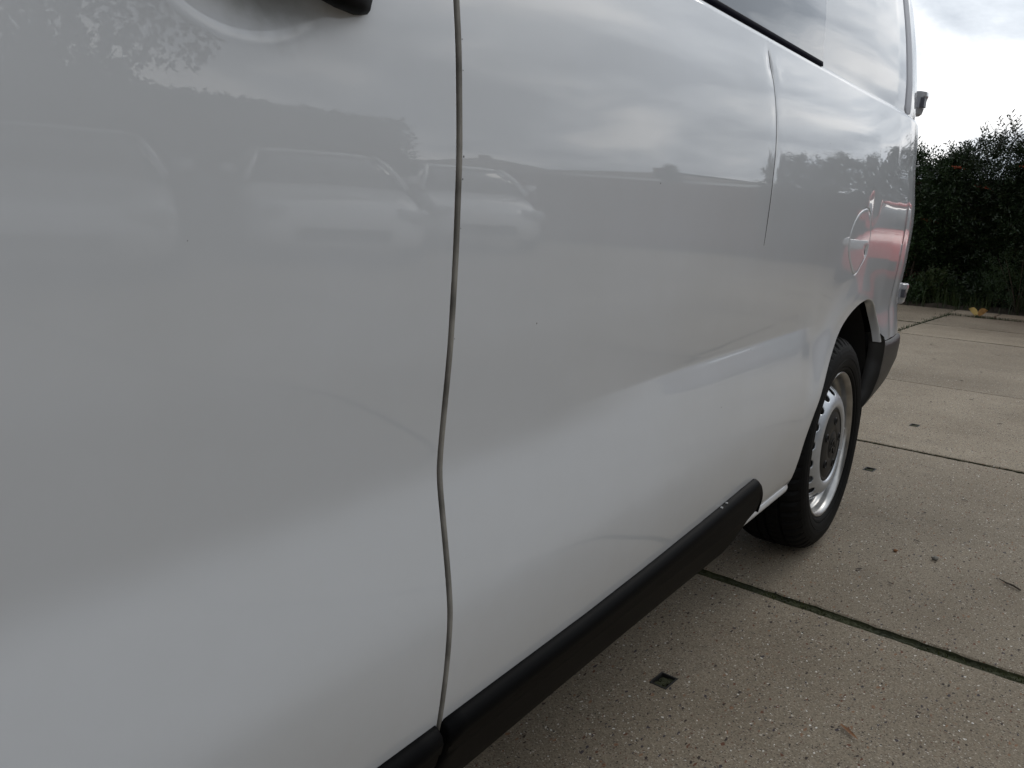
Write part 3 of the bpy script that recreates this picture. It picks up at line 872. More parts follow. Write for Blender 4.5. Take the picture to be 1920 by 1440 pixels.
# stone chips down the hem of the side panel and two hairline scratches on the door
for (x, z, r) in ((.6562, 1.157, .0009), (.6565, 1.128, .0008), (.6572, 1.046, .0016), (.6566, 1.024, .0013), (.6563, .975, .0008), (.6560, .86, .0008)):
    r *= .65; y = float(Yside(np.array([x]), np.array([z]))[0]); mb = MB(); mb.box(x-r*.6, x+r*.6, y-.0002, y+.001, z-r, z+r); mb.build('stone_chip', M_SCRATCH, side)
rings = [trim_ring(x, ztop(x)) for x in np.linspace(-.60, .640, 40)]
last = trim_ring(.640, ztop(.64))
rings.append([(.6435, p[1]+.004*(1 if p[1] < .6 else -1), p[2]+(.36-p[2])*.02) for p in last])
v, f = loft(rings)
mesh('door_trim', v, f, M_TRIM, door, True)
mirror_rings = [[(p[0], 2*YC-p[1], p[2]) for p in r] for r in [trim_ring(x, ztop(x)) for x in np.linspace(-.6, 1.72, 24)]]
v, f = loft(mirror_rings); mesh('sill_trim', v, [q[::-1] for q in f], M_TRIM, van, True)
# seam flange between sill strip and wheel arch
rings = []
for x in np.linspace(1.66, 2.072, 24):
    z0 = .318; y0 = yl(x, .325)
    e_ = 1.0 if x < 2.05 else max(.45, 1-(x-2.05)/.03)
    rings.append([(x, y0+.012-.019*e_*math.cos(a)*.8, z0-.004+.015*e_*math.sin(a)) for a in np.linspace(math.radians(95), math.radians(-265), 13)[:-1]])
v, f = loft(rings)
mesh('sill_flange', v, [q[::-1] for q in f], M_PAINT, van, True)

# --- rear bumper -----------------------------------------------------------
def bumper_corner(mirror=False):
    xs_ = np.concatenate([np.linspace(2.790, 3.25, 40), np.linspace(3.26, 3.362, 40)])
    rows = np.linspace(0, 1, 30)
    V_ = []; 
    for x in xs_:
        ztp = float(np.interp(x, [2.79, 2.832, 3.0, 3.36], [.640, .6085, .600, .594]))
        zbt = float(np.interp(x, [2.79, 2.95, 3.1, 3.2, 3.28, 3.34, 3.37], [.368, .385, .405, .425, .445, .455, .46]))
        front = float(sst(2.79, 2.80, np.array(x)))
        for r in rows:
            z = ztp+(zbt-ztp)*r
            yb = float(T(PLAN, x))+.002
            off = float(np.interp(r, [0, .03, .08, .2, .5, .75, .9, .97, 1.0], [.004, -.006, -.009, -.010, -.006, .008, .026, .045, .085]))
            y = yb+off
            V_.append((x, 2*YC-y if mirror else y, z))
    n = len(rows); F_ = []
    for i in range(len(xs_)-1):
        for k in range(n-1):
            q = (i*n+k, (i+1)*n+k, (i+1)*n+k+1, i*n+k+1)
            F_.append(q[::-1] if not mirror else q)
    # front return at the wheel arch
    b = len(V_)
    for k in range(n):
        p = V_[k]; V_.append((p[0]+.004, p[1]+(.05 if not mirror else -.05), p[2]))
    for k in range(n-1):
        q = (k, k+1, b+k+1, b+k); F_.append(q if mirror else q[::-1])
    return V_, F_
# the corner's front edge follows the arch, so shear the first columns onto it
def shape_corner(V_):
    out = []
    for (x, y, z) in V_:
        xa = float(np.interp(z, [.36, .45, .55, .612, .655], [2.775, 2.812, 2.832, 2.832, 2.812]))
        if x < 3.0: x = xa+(x-2.79)*(3.0-xa)/(3.0-2.79)
        out.append((x, y, z))
    return out
v, f = bumper_corner(); bump_m = mesh('rear_bumper', shape_corner(v), f, M_BUMP, van, True)
v, f = bumper_corner(True); mesh('bumper_corner', shape_corner(v), f, M_BUMP, bump_m, True)
mb = MB(); mb.box(3.33, 3.40, .80, 2*YC-.80, .45, .60); bevel(mb.build('bumper_beam', M_BUMP, bump_m), .02, 3)

# --- rear doors, lamps ----------------------------------------------------
for sgn in (1, -1):
    def yy_(a): return YC-sgn*a
    ring0 = []
    pts_r = [(.004, .60), (.70, .60), (.775, .64), (.79, .9), (.785, 1.30), (.74, 1.60), (.66, 1.80), (.50, 1.885), (.004, 1.905)]
    va = [(3.352, yy_(a), z) for a, z in pts_r]; vb_ = [(3.372, yy_(YC-.69 if False else min(a, .765)), z) for a, z in pts_r]
    n = len(va)
    ff = [tuple(range(n)), tuple(range(n, 2*n))[::-1]]+[(i, (i+1) % n, n+(i+1) % n, n+i) for i in range(n)]
    if sgn < 0: ff = [q[::-1] for q in ff]
    rd = mesh('rear_door', va+vb_, ff, M_PAINT, van); bevel(rd, .006)
    wv = [(3.374, yy_(a), z) for a, z in ((.08, 1.30), (.68, 1.30), (.62, 1.70), (.08, 1.74))]
    wv2 = [(3.379, p[1], p[2]) for p in wv]
    mesh('window', wv+wv2, [(0, 1, 2, 3), (7, 6, 5, 4), (0, 1, 5, 4), (1, 2, 6, 5), (2, 3, 7, 6), (3, 0, 4, 7)], M_GLASS, rd)
    mb = MB(); mb.box(3.374, 3.384, min(yy_(.70), yy_(.765)), max(yy_(.70), yy_(.765)), .80, 1.18); bevel(mb.build('tail_lamp', mat('tail_lamp_red', (.35, .01, .01), .15, coat=1), van), .006)
# hinges that show at the rear corner
def hinge(x0, ysf, zc_, hgt, wid, top_w, name='door_hinge', parent=van):
    y0 = ysf+.012; y1 = ysf-wid
    t = hgt/2
    ring = []
    for (z, k, kx) in ((t, .80, .8), (t-.004, .97, .97), (t*.55, 1.0, 1.0), (t*.5, .97, 1.0), (-t*.30, .80, .92), (-t*.36, .82, .90), (-t*.8, .74, .82), (-t*.97, .60, .7), (-t, .40, .5)):
        yw = y0+(y1-y0)*k
        ring.append([(x0-.024*kx, y0, zc_+z), (x0-.024*kx, yw+.010, zc_+z), (x0-.012*kx, yw, zc_+z), (x0+.020*kx, yw, zc_+z), (x0+.026*kx, yw+.008, zc_+z), (x0+.026*kx, y0, zc_+z)])
    v, f = loft(ring)
    h = mesh(name, v, [q[::-1] for q in f], M_CHROME, parent)
    bevel(h, .002, 2)
    mb = MB()
    mb.box(x0-.0262, x0-.020, y1+.019, y0-.003, zc_-t*.34, zc_+t*.44)
    mb.build('hinge_slot', M_GREYSTRIP, h)
    mb = MB(); mb.box(x0-.0262, x0+.010, y1+.0035, y1+.0165, zc_-t*.33, zc_+t*.45)
    mb.build('hinge_pin', M_HINGEDARK, h)
    return h
hinge(3.310, .655, 1.407, .085, .043, .03)
hinge(3.310, .612, .735, .076, .022, .03)

# --- inside of the wheel arches, underbody ---------------------------------
def arch_liner(cx, cz, mirror=False):
    v = []; f = []; n = 40
    for (rx, rz, y) in ((.405, .415, .60), (.42, .43, .70), (.42, .43, .90), (.05, .05, .905)):
        for k in range(n):
            a = math.radians(-35)+math.radians(220)*k/(n-1)
            yy2 = 2*YC-y if mirror else y
            v.append((cx+rx*math.cos(a), yy2, cz+rz*math.sin(a)))
    for i in range(3):
        for k in range(n-1): f.append((i*n+k, i*n+k+1, (i+1)*n+k+1, (i+1)*n+k))
    return v, f
ub = MB()
for cx in (2.455, -.52):
    for mi in (False, True):
        v, f = arch_liner(cx, .37, mi); ub.add(v, f)
ub.box(0.02, 1.98, .68, 2*YC-.68, .29, 1.25)
ub.box(1.98, 2.93, .93, 2*YC-.93, .34, .86)
ub.box(1.98, 2.93, .68, 2*YC-.68, .86, 1.25)
ub.box(2.93, 3.30, .70, 2*YC-.70, .42, 1.25)
ub.box(-.98, .02, .93, 2*YC-.93, .30, .95)
under = ub.build('underbody', M_UNDER, van)
v = []; f = []
zs = np.linspace(.38, 1.78, 110)
for z in zs:
    p = par_of_z(z) if z > 1.325 else z
    y = float(van_surface(False)(np.array([.647]), np.array([p]))[1][0]); zz = float(van_surface(False)(np.array([.647]), np.array([p]))[2][0])
    v += [(.6455, y+.0045, zz), (.6482, y+.0030, zz), (.6502, y+.0045, zz), (.6508, y+.022, zz), (.6560, y+.026, zz)]
for i in range(len(zs)-1):
    for k in range(4): f.append((i*5+k, i*5+k+1, (i+1)*5+k+1, (i+1)*5+k))
mesh('seal_gap_shade', v, f, M_BLACK, door, True)  # door seal with a black lip set forward as the gap's shadow line
mb = MB(); mb.box(.60, .6535, .58, .68, .25, .40); mb.build('sill_inner', M_UNDER, van)

# --- front of the van (outside the picture) --------------------------------
xw = np.linspace(-1.37, -.6253, 60)
vw = profile_rows(.36, 1.325)
vw = vw[vw <= 1.13]
archF = [(-.52+.40*math.cos(a), .36+.40*math.sin(a)) for a in np.linspace(math.pi+.5, -.5, 40)]
archF = [(-.90, .1)]+archF+[(-.14, .1)]
for mi in (False, True):
    grid_panel('front_wing', xw, vw, van_surface(False, mi), [archF], M_PAINT, van, mi)
hv = []; hf = []
nx, ny = 16, 17
for i in range(nx):
    x = -1.37+(-.60+1.37)*i/(nx-1)
    yb = float(T(PLAN, x))
    for j in range(ny):
        y = yb+(2*YC-2*yb)*j/(ny-1); c_ = 1-((y-YC)/(YC-yb))**2
        hv.append((x, y, 1.127+(.08+.16*i/(nx-1))*max(c_, 0)**.6))
for i in range(nx-1):
    for j in range(ny-1): hf.append((i*ny+j, (i+1)*ny+j, (i+1)*ny+j+1, i*ny+j+1))
mesh('bonnet', hv, hf, M_PAINT, van, True)
wv = []; wf = []
for i in range(8):
    u = i/7
    for j in range(13):
        w = j/12*2-1
        half = .90-.14*u
        wv.append((-.62+.66*u-.10*(1-w*w)*(1-u*.6), YC+half*w, 1.30+.60*u))
for i in range(7):
    for j in range(12): wf.append((i*13+j, (i+1)*13+j, (i+1)*13+j+1, i*13+j+1))
mesh('windscreen', wv, wf, M_GLASS, van, True)
mb = MB(); mb.box(-1.43, -1.30, .80, 2*YC-.80, .32, .78); fb = bevel(mb.build('front_bumper', M_BUMP, van), .05, 4)
mb = MB(); mb.box(-1.40, -1.30, .92, 2*YC-.92, .781, 1.16); bevel(mb.build('front_panel', M_PAINT, van), .03, 3)
for sgn in (-1, 1):
    mb = MB(); yc_ = YC+sgn*.66; mb.box(-1.415, -1.30, yc_-.13, yc_+.13, .84, 1.10); bevel(mb.build('headlight', M_LAMP, van), .03, 3)

# --- wheels ----------------------------------------------------------------
def build_wheel():
    # rim: flange, stepped barrel and a dished disc with vent holes
    pr = [(.186, .185), (.188, .11), (.191, .088), (.195, .078), (.1975, .070), (.198, .048), (.1985, .040), (.2025, .033), (.206, .030), (.2075, .024), (.208, .014), (.2095, .008), (.2135, .003), (.2185, -.0025), (.2215, -.0030), (.2235, -.0008), (.2240, .004), (.2225, .009)]
    v, f = lathe(pr, 128)
    rim = mesh('wheel', v, f, M_BARREL, None, True)
    dp = smooth_poly([(.188, .060), (.183, .050), (.175, .036), (.165, .0235), (.155, .0135), (.146, .0068), (.138, .0028), (.131, .0008), (.124, .0), (.119, .0012), (.1155, .0055), (.1135, .013), (.100, .016), (.0, .016)], 6, False)
    arc = np.concatenate([[0], np.cumsum(np.linalg.norm(np.diff(dp, axis=0), axis=1))])
    R0 = .165
    NH = 18
    us = np.linspace(0, 2*math.pi*R0, NH*16+1)
    vsd = np.linspace(0, arc[np.argmin(abs(dp[:, 0]-.1))], 44)
    holes = []
    vc = arc[np.argmin(abs(dp[:, 0]-.161))]
    for k in range(NH):
        uc = (k+.5)*2*math.pi*R0/NH
        holes.append([(uc+.0145*math.copysign(abs(math.cos(a))**.8, math.cos(a)), vc+.0165*math.copysign(abs(math.sin(a))**.8, math.sin(a))) for a in np.linspace(0, 2*math.pi, 25)[:-1]])
    def dfn(U, V):
        r = np.interp(V, arc, dp[:, 0]); y = np.interp(V, arc, dp[:, 1]); a = U/R0
        return r*np.cos(a), y, r*np.sin(a)
    disc = grid_panel('wheel_disc', us, vsd, dfn, holes, M_RIM, rim, True)
    sd = disc.modifiers.new('solid', 'SOLIDIFY'); sd.thickness = .004; sd.offset = -1
    v, f = lathe([(.180, .080), (.0, .080)], 48)
    mesh('brake_shield', v, f, M_BLACK, rim)
    # cap
    cp = [(.1130, .0125), (.1128, .0035), (.1115, .0008), (.109, .0000), (.1055, .0004), (.1035, .0022), (.1015, .0026), (.0985, .0012), (.085, -.0020), (.060, -.0038), (.045, -.0042), (.043, -.0030), (.041, -.0030), (.039, -.0046), (.02, -.0052), (.0, -.0054)]
    v, f = lathe(cp, 72)
    cap = MB(); cap.add(v, f)
    for k in range(5):
        a = 2*math.pi*k/5+.5
        pv = [(.013, -.0005), (.0128, -.0045), (.0112, -.0062), (.0085, -.0058), (.0075, -.0015), (.0, -.0012)]
        v, f = lathe(pv, 18)
        cap.add([(p[0]+.072*math.cos(a), p[1], p[2]+.072*math.sin(a)) for p in v], f)
    capo = cap.build('hub_cap', M_CAP, rim, True)
    # raised double chevron in an oval, black on black
    em = MB()
    for zc_ in (-.011, .009):
        for sg in (-1, 1):
            p = [(0, zc_+.013), (0, zc_+.004), (sg*.020, zc_-.013), (sg*.020, zc_-.004)]
            fr = [(x, -.0080, z) for x, z in p]; bk = [(x, -.0045, z) for x, z in p]
            em.add(fr+bk, [(0, 1, 2, 3), (7, 6, 5, 4), (0, 1, 5, 4), (1, 2, 6, 5), (2, 3, 7, 6), (3, 0, 4, 7)])
    em.build('chevron_emblem', M_CAP, rim)
    vt = MB(); a = math.radians(24)
    vt.tube([(.190*math.cos(a), .050, .190*math.sin(a)), (.183*math.cos(a), .030, .183*math.sin(a)), (.179*math.cos(a), .014, .179*math.sin(a))], [.005, .0045, .004], 8)
    vt.build('valve_stem', M_BLACK, rim, True)
    vt = MB(); vt.tube([(.179*math.cos(a), .0142, .179*math.sin(a)), (.178*math.cos(a), .006, .178*math.sin(a))], .0046, 8); vt.build('valve_cap', M_CHROME, rim)
    # tyre
    N_ = 216
    tp = [(.2225, .012), (.2235, .002), (.2265, -.004), (.232, -.008), (.238, -.0095), (.2385, -.0080), (.2400, -.0080), (.2405, -.0105), (.250, -.0135), (.262, -.0150), (.2625, -.0138), (.2640, -.0138), (.2645, -.0150), (.276, -.0145), (.288, -.0115), (.298, -.0070), (.306, -.0015), (.313, .0045), (.3185, .0105), (.3225, .017), (.3255, .026), (.328, .040), (.3285, .0415), (.321, .0425), (.321, .049), (.3290, .050), (.3305, .068), (.3305, .084), (.3225, .085), (.3225, .093), (.331, .094), (.331, .112), (.3225, .113), (.3225, .121), (.3305, .122), (.3295, .152), (.322, .153), (.322, .160), (.327, .161), (.320, .180), (.300, .198), (.27, .205), (.235, .198), (.2225, .186)]
    v, f = lathe(tp, N_)
    v = [list(p) for p in v]
    for i, (r, y) in enumerate(tp):
        for k in range(N_):
            dr = 0
            if .3055 < r and y < .042 and k % 4 == 0: dr = -.007 if r > .312 else -.0035
            elif .3285 < r and .05 < y < .15 and (k+(i//2)*2) % 4 == 0: dr = -.004
            elif .28 < r < .30 and y < 0 and k % 12 in (0, 1): dr = .0012
            if dr:
                rr = r+dr; a = 2*math.pi*k/N_
                v[i*N_+k] = [rr*math.cos(a), y, rr*math.sin(a)]
    mesh('tyre', v, f, M_TYRE, rim, False)
    return rim
rim0 = build_wheel()
def place_wheel(o, x, y, flip, spin):
    o.parent = van
    o.location = (x, y, .329)
    o.rotation_euler = (0, spin, math.pi if flip else 0)
def copy_tree(o, parent=None):
    c = o.copy(); COL.objects.link(c)
    if parent is not None: c.parent = parent
    for ch in list(o.children):
        copy_tree(ch, c)
    return c
place_wheel(rim0, 2.504, .60, False, 0.35)
for (x, y, fl) in ((2.504, 2*YC-.60, True), (-.496, .60, False), (-.496, 2*YC-.60, True)):
    c = copy_tree(rim0); place_wheel(c, x, y, fl, rnd.uniform(0, 6))
# settle: the van's origin sits on the ground below its middle
van.location = BASE
for ch in list(van.children):
    ch.location = Vector(ch.location)-BASE
# ============================================================ PLANTS
def leaf_quads(P, D, Nrm, Ln, Wd):
    """leaf rhombs folded along the midrib: base P, direction D, normal Nrm, length, width -> verts, tris"""
    D = D/np.linalg.norm(D, axis=1, keepdims=True)
    S = np.cross(D, Nrm); S /= np.linalg.norm(S, axis=1, keepdims=True)+1e-9
    Nn = np.cross(S, D)
    L = Ln[:, None]; W = Wd[:, None]
    a = P; b = P+D*L*.45+S*W*.5+Nn*W*.12; c = P+D*L; d = P+D*L*.45-S*W*.5+Nn*W*.12
    n = len(P)
    V = np.stack([a, b, c, d], 1).reshape(-1, 3)
    i = np.arange(n)*4
    F = np.concatenate([np.stack([i, i+1, i+2], 1), np.stack([i, i+2, i+3], 1)])
    return V, F
def rand_dirs(n):
    v = rng.normal(size=(n, 3)); return v/np.linalg.norm(v, axis=1, keepdims=True)
def twigs(base, dirs, length, nl, ll, lw, droop=.12, jitter=.25):
    """leaves set in pairs along short curved twigs; returns leaf arrays and twig polylines"""
    n = len(base)
    t = (np.arange(nl)+.6)/nl
    d = dirs/np.linalg.norm(dirs, axis=1, keepdims=True)
    P = base[:, None, :]+d[:, None, :]*(length[:, None]*t[None])[..., None]
    P[..., 2] -= droop*(length[:, None]*t[None]**2)
    side = np.cross(d, rng.normal(size=(n, 3))); side /= np.linalg.norm(side, axis=1, keepdims=True)+1e-9
    sg = np.where(np.arange(nl) % 2 == 0, 1, -1)
    LD = d[:, None, :]*.75+side[:, None, :]*sg[None, :, None]*.9+rng.normal(size=(n, nl, 3))*jitter
    Nn = np.cross(d, side)[:, None, :]+rng.normal(size=(n, nl, 3))*.45
    m = n*nl
    Ls = ll*rng.uniform(.65, 1.25, m); Ws = lw*rng.uniform(.7, 1.25, m)
    return leaf_quads(P.reshape(m, 3), LD.reshape(m, 3), Nn.reshape(m, 3), Ls, Ws)
def join(parts):
    Vs = []; Fs = []; k = 0
    for V, F in parts:
        Vs.append(V); Fs.append(F+k); k += len(V)
    return np.concatenate(Vs), np.concatenate(Fs)

# --- hedge of climbing shrubs over the brick wall -----------------------------
def top_h(t):
    return np.interp(t, [-6, -4, -2.5, -1.2, .4, 1.0, 1.3, 1.9, 2.2, 2.45, 2.7, 3.2, 5], [1.7, 1.9, 2.0, 2.1, 2.1, 2.0, 1.94, 1.90, 1.80, 1.74, 1.66, 1.6, 1.6])
def shrub(name, label, t0, t1, n, seedmat, berries, fine=True, ds=0.0, cat='shrub', grp='shrubs along the wall'):
    c = st(11.1+ds, (t0+t1)/2)
    root = thing(name, label, cat, (c[0], c[1], 0), 0, grp)
    off = np.array([c[0], c[1], 0])
    t = rng.uniform(t0-.12, t1+.12, n); u = rng.uniform(0, 1, n)**.75
    H = top_h(t)+.11*np.sin(t*9.1+1)+.07*np.sin(t*23.)+.04*np.sin(t*51)
    z = .42+(H-.42)*u
    z = np.where(rng.uniform(size=n) < .10, rng.uniform(.15, .6, n), z)
    if fine:                                        # the crown thins out towards its top
        kp = rng.uniform(size=n) < np.where(t < 2.3, np.interp(H-z, [0, .12, .40, .6], [.16, .30, .75, 1]), np.interp(H-z, [0, .2, .4], [.5, .9, 1]))
        t, u, H, z = t[kp], u[kp], H[kp], z[kp]; n = len(t)
    front = 10.98-.22*np.sin(np.clip((z-.5)/1.5, 0, 1)*math.pi)+.10*np.sin(t*5.3+z*4)+.08*np.sin(t*11-z*7)+.25*np.clip((.8-z)/.8, 0, 1)
    s = front+np.abs(rng.normal(size=n))*.22
    s = np.minimum(s, 11.46)+ds
    X = s*E1[0]+t*E2[0]; Y = s*E1[1]+t*E2[1]
    B = np.stack([X, Y, z], 1)-off
    d = rand_dirs(n)*.75+np.array([-.75, 0, .35]); 
    tops = u > .9
    d[tops] += np.array([.4, 0, .9])
    L = rng.uniform(.10, .26, n)
    parts = [twigs(B, d, L, 10 if fine else 7, .046 if fine else .07, .017 if fine else .035)]
    mb = MB()
    # long free shoots above the crown with paired leaves
    ns = int((t1-t0)*(62 if fine else 14))
    SB = []; SD = []; SL = []
    for k in range(ns):
        tt = rnd.uniform(t0, t1); hh = float(top_h(tt)); ss = rnd.uniform(10.95, 11.35)+ds
        x, y = st(ss, tt)
        ln = rnd.uniform(.14, .36)*(1.5 if tt < 2.15 else (.55 if tt > 2.5 else .9))
        dv = Vector((rnd.uniform(-.4, .3), rnd.uniform(-.8, .8), 1)).normalized()
        b = Vector((x, y, hh-.10))-Vector(off)
        mb.tube([b, b+dv*ln*.5, b+dv*ln+Vector((0, 0, -.02))], [.004, .003, .0012], 4)
        SB.append(b); SD.append(dv); SL.append(ln)
    parts.append(twigs(np.array(SB), np.array(SD), np.array(SL), 18 if fine else 9, .060, .016, droop=0, jitter=.15))
    V, F = join(parts)
    fastmesh('foliage', V, F, seedmat, root)
    for k in range(max(3, int((t1-t0)*5))):
        tt = rnd.uniform(t0+.05, t1-.05); ss = rnd.uniform(11.15, 11.4)+ds
        pts = []
        h_ = float(top_h(tt))
        ph = rnd.uniform(0, 6)
        for q in range(6):
            zz = h_*.97*q/5; x, y = st(ss-.25*math.sin(q/5*3)*.6, tt+.08*math.sin(ph+q*1.3))
            pts.append((x-off[0], y-off[1], zz))
        mb.tube(pts, [.016, .014, .011, .008, .006, .003], 6)
    mb.build('stems', M_BARK, root)
    for (tt, zz) in berries:
        sx = 10.98-.26*math.sin(min(max((zz-.5)/1.5, 0), 1)*math.pi)-.02
        x, y = st(sx, tt); m2 = MB()
        for q in range(16):
            a, b, c_ = rnd.gauss(0, .012), rnd.gauss(0, .034), rnd.gauss(0, .010)
            r = rnd.uniform(.008, .012)
            p = Vector((x+a-off[0], y+b-off[1], zz+c_+.35*b*rnd.uniform(0, .6)))
            m2.add([p+Vector(w)*r for w in ((1, 0, 0), (0, 1, 0), (-1, 0, 0), (0, -1, 0), (0, 0, 1), (0, 0, -1))], [(0, 1, 4), (1, 2, 4), (2, 3, 4), (3, 0, 4), (1, 0, 5), (2, 1, 5), (3, 2, 5), (0, 3, 5)])
        m2.tube([(x-off[0]+.01, y-off[1]-.09, zz-.02), (x-off[0], y-off[1], zz), (x-off[0]+.01, y-off[1]+.09, zz+.02)], .007, 4)
        m2.build('berry_cluster', M_ORANGE, root)
    return root
shrub('climbing_shrub', 'tall dark shrub with feathery top shoots and orange berry sprays, right of the van', 1.72, 2.42, 4300, M_LEAF, [(2.02, 1.40), (2.3, 1.62)])
shrub('climbing_shrub', 'dark green shrub with clipped rounded top directly beside the rear edge of the van', 2.42, 3.6, 4600, M_LEAF2, [(2.55, 1.02)])
shrub('climbing_shrub', 'dark shrub at the right end of the hedge in view', 1.05, 1.72, 4200, M_LEAF, [(1.60, 1.62)])
shrub('climbing_shrub', 'big loose shrub of the hedge, mirrored in the rear quarter of the van', -2.3, 1.0, 5200, M_LEAF, [], False, 2.2)

# low fine leaved bush at the right, and weeds at the foot of the wall
def bushy(name, label, s, t, r, h, n, m, ll, lw, grp=None):
    c = st(s, t); root = thing(name, label, 'plant', (c[0], c[1], 0), 0, grp)
    a = rng.uniform(0, 2*math.pi, n); u = np.sqrt(rng.uniform(0, 1, n)); w = rng.uniform(.1, 1, n)
    z = h*w*(1-.45*u*u); rr = r*u*(.55+.45*w)
    B = np.stack([rr*np.cos(a), rr*np.sin(a), z], 1)
    d = np.stack([np.cos(a)*.5*u, np.sin(a)*.5*u, np.full(n, 1.)], 1)+rng.normal(size=(n, 3))*.3
    V, F = twigs(B, d, rng.uniform(.08, .2, n), 12, ll, lw, .05)
    fastmesh('foliage', V, F, m, root)
    mb = MB()
    for k in range(9):
        q = rnd.uniform(0, 6.28); 
        mb.tube([(0, 0, 0), (r*.3*math.cos(q), r*.3*math.sin(q), h*.45), (r*.6*math.cos(q), r*.6*math.sin(q), h*.85)], [.008, .006, .002], 5)
    mb.build('stems', M_BARK, root)
    return root
bushy('low_bush', 'fine leaved dark green bush at the foot of the wall behind the kerb', 10.80, 1.50, .46, .74, 900, M_LEAF2, .030, .006)
bushy('leafy_weed', 'bright green leafy weed in front of the brick pier', 10.98, 2.42, .17, .42, 130, M_GRASS, .05, .026)
bushy('leafy_weed', 'low spreading weed at the edge of the slabs beside the van hinge', 10.88, 2.72, .30, .20, 160, M_LEAF2, .045, .024)
bushy('low_bush', 'small dark plant left of the fine leaved bush', 10.95, 2.02, .24, .34, 160, M_LEAF, .05, .022)
# grass tufts
def blades(pts, hmin, hmax, w):
    n = len(pts); P = np.array(pts, float)
    h = rng.uniform(hmin, hmax, n); a = rng.uniform(0, 6.283, n); lean = rng.uniform(.1, .75, n)
    dx_ = np.cos(a)*lean*h; dy_ = np.sin(a)*lean*h
    sx, sy = -np.sin(a)*w/2, np.cos(a)*w/2
    V = np.stack([np.stack([P[:, 0]-sx, P[:, 1]-sy, P[:, 2]], 1), np.stack([P[:, 0]+sx, P[:, 1]+sy, P[:, 2]], 1),
                  np.stack([P[:, 0]+dx_*.4+sx*.8, P[:, 1]+dy_*.4+sy*.8, P[:, 2]+h*.62], 1), np.stack([P[:, 0]+dx_*.4-sx*.8, P[:, 1]+dy_*.4-sy*.8, P[:, 2]+h*.62], 1),
                  np.stack([P[:, 0]+dx_, P[:, 1]+dy_, P[:, 2]+h*.92], 1)], 1).reshape(-1, 3)
    i = np.arange(n)*5
    F = np.concatenate([np.stack([i, i+1, i+2], 1), np.stack([i, i+2, i+3], 1), np.stack([i+3, i+2, i+4], 1)])
    return V, F
gp = []
for (s, t, r, n, z) in ((10.84, 2.22, .13, 150, 0), (10.80, 2.50, .2, 60, 0), (10.75, 2.05, .18, 50, 0), (10.84, 2.85, .25, 60, 0), (10.6, 1.85, .1, 60, .0), (10.6, 1.35, .3, 60, .0)):
    for k in range(n):
        x, y = st(s+rnd.gauss(0, r*.4), t+rnd.gauss(0, r*.7)); gp.append((x, y, z))
V1, F1 = blades(gp, .10, .34, .007)
gp = []
for k in range(380):                                       # moss and grass in the long joint
    s = rnd.uniform(7.9, 10.65); t = 2.05+rnd.gauss(0, .016+.03*(s > 9.2)*rnd.random()); x, y = st(s, t); gp.append((x, y, -.01))
for k in range(260):                                       # along the kerb
    t = rnd.choice([rnd.gauss(1.78, .08), rnd.gauss(1.55, .12), rnd.uniform(1.2, 2.03)]); x, y = st(10.07+rnd.gauss(0, .012), t); gp.append((x, y, -.01))
V2, F2 = blades(gp, .010, .04, .005)
V, F = join([(V1, F1), (V2, F2)])
g_ = fastmesh('grass', V, F, M_GRASS); g_['kind'] = 'stuff'; g_['label'] = 'grass and moss growing at the bed edge and in the slab joint'
# moss lumps in the wide joint beside the wheel
mp_ = []
for k in range(1500):
    t = rnd.uniform(-.3, 1.3); w_ = rnd.gauss(0, .007)
    dens = .5+.5*math.sin(t*9+1)+.3*math.sin(t*23)
    if rnd.random() < dens: 
        x, y = st(2.034+w_, t); mp_.append((x, y, -.017))
V, F = blades(mp_, .006, .019, .0035)
g_ = fastmesh('joint_moss', V, F, leafmat('moss_blades', [(.022, .026, .008), (.045, .055, .012), (.035, .03, .014)], .9)); g_['kind'] = 'stuff'; g_['label'] = 'dark green moss in the wide joint beside the wheel'
M_YELLOW2 = mat('browning_leaf', (.42, .24, .09), .5, vary=.25, vscale=30)
# pale yellow pair of leaves at the kerb
c = st(10.04, 1.755)
yp = thing('yellowed_weed', 'weed with two curled yellow leaves forming a V at the kerb', 'plant', (c[0], c[1], 0)); yp.scale = (.72, .72, .72)
for sg in (1, -1):
    v = []; f = []
    for i in range(9):
        u = i/8; w_ = .050*math.sin(math.pi*min(1, .12+u*.9))**.7
        cy, cz = sg*(.012+.115*u**1.1), .030+.165*(u-.28*u*u)-(.035*max(0, u-.7)/.3)
        for j, q in enumerate((-1, -.4, .4, 1)):
            v.append((q*w_*.55-.02*u, cy+sg*q*w_*.62, cz-q*w_*.62+.008*abs(q)))
    for i in range(8):
        for j in range(3): f.append((i*4+j, i*4+j+1, (i+1)*4+j+1, (i+1)*4+j))
    lf = mesh('leaf', v, f, M_YELLOW if sg > 0 else M_YELLOW2, yp, True)
mb = MB(); mb.tube([(0, 0, -.01), (0, 0, .03)], .004, 6)
for k in range(6): mb.tube([(0, 0, 0), (rnd.uniform(-.03, .03), rnd.uniform(-.06, .06), .05)], [.003, .001], 4)
mb.build('stem', M_LEAF2, yp)

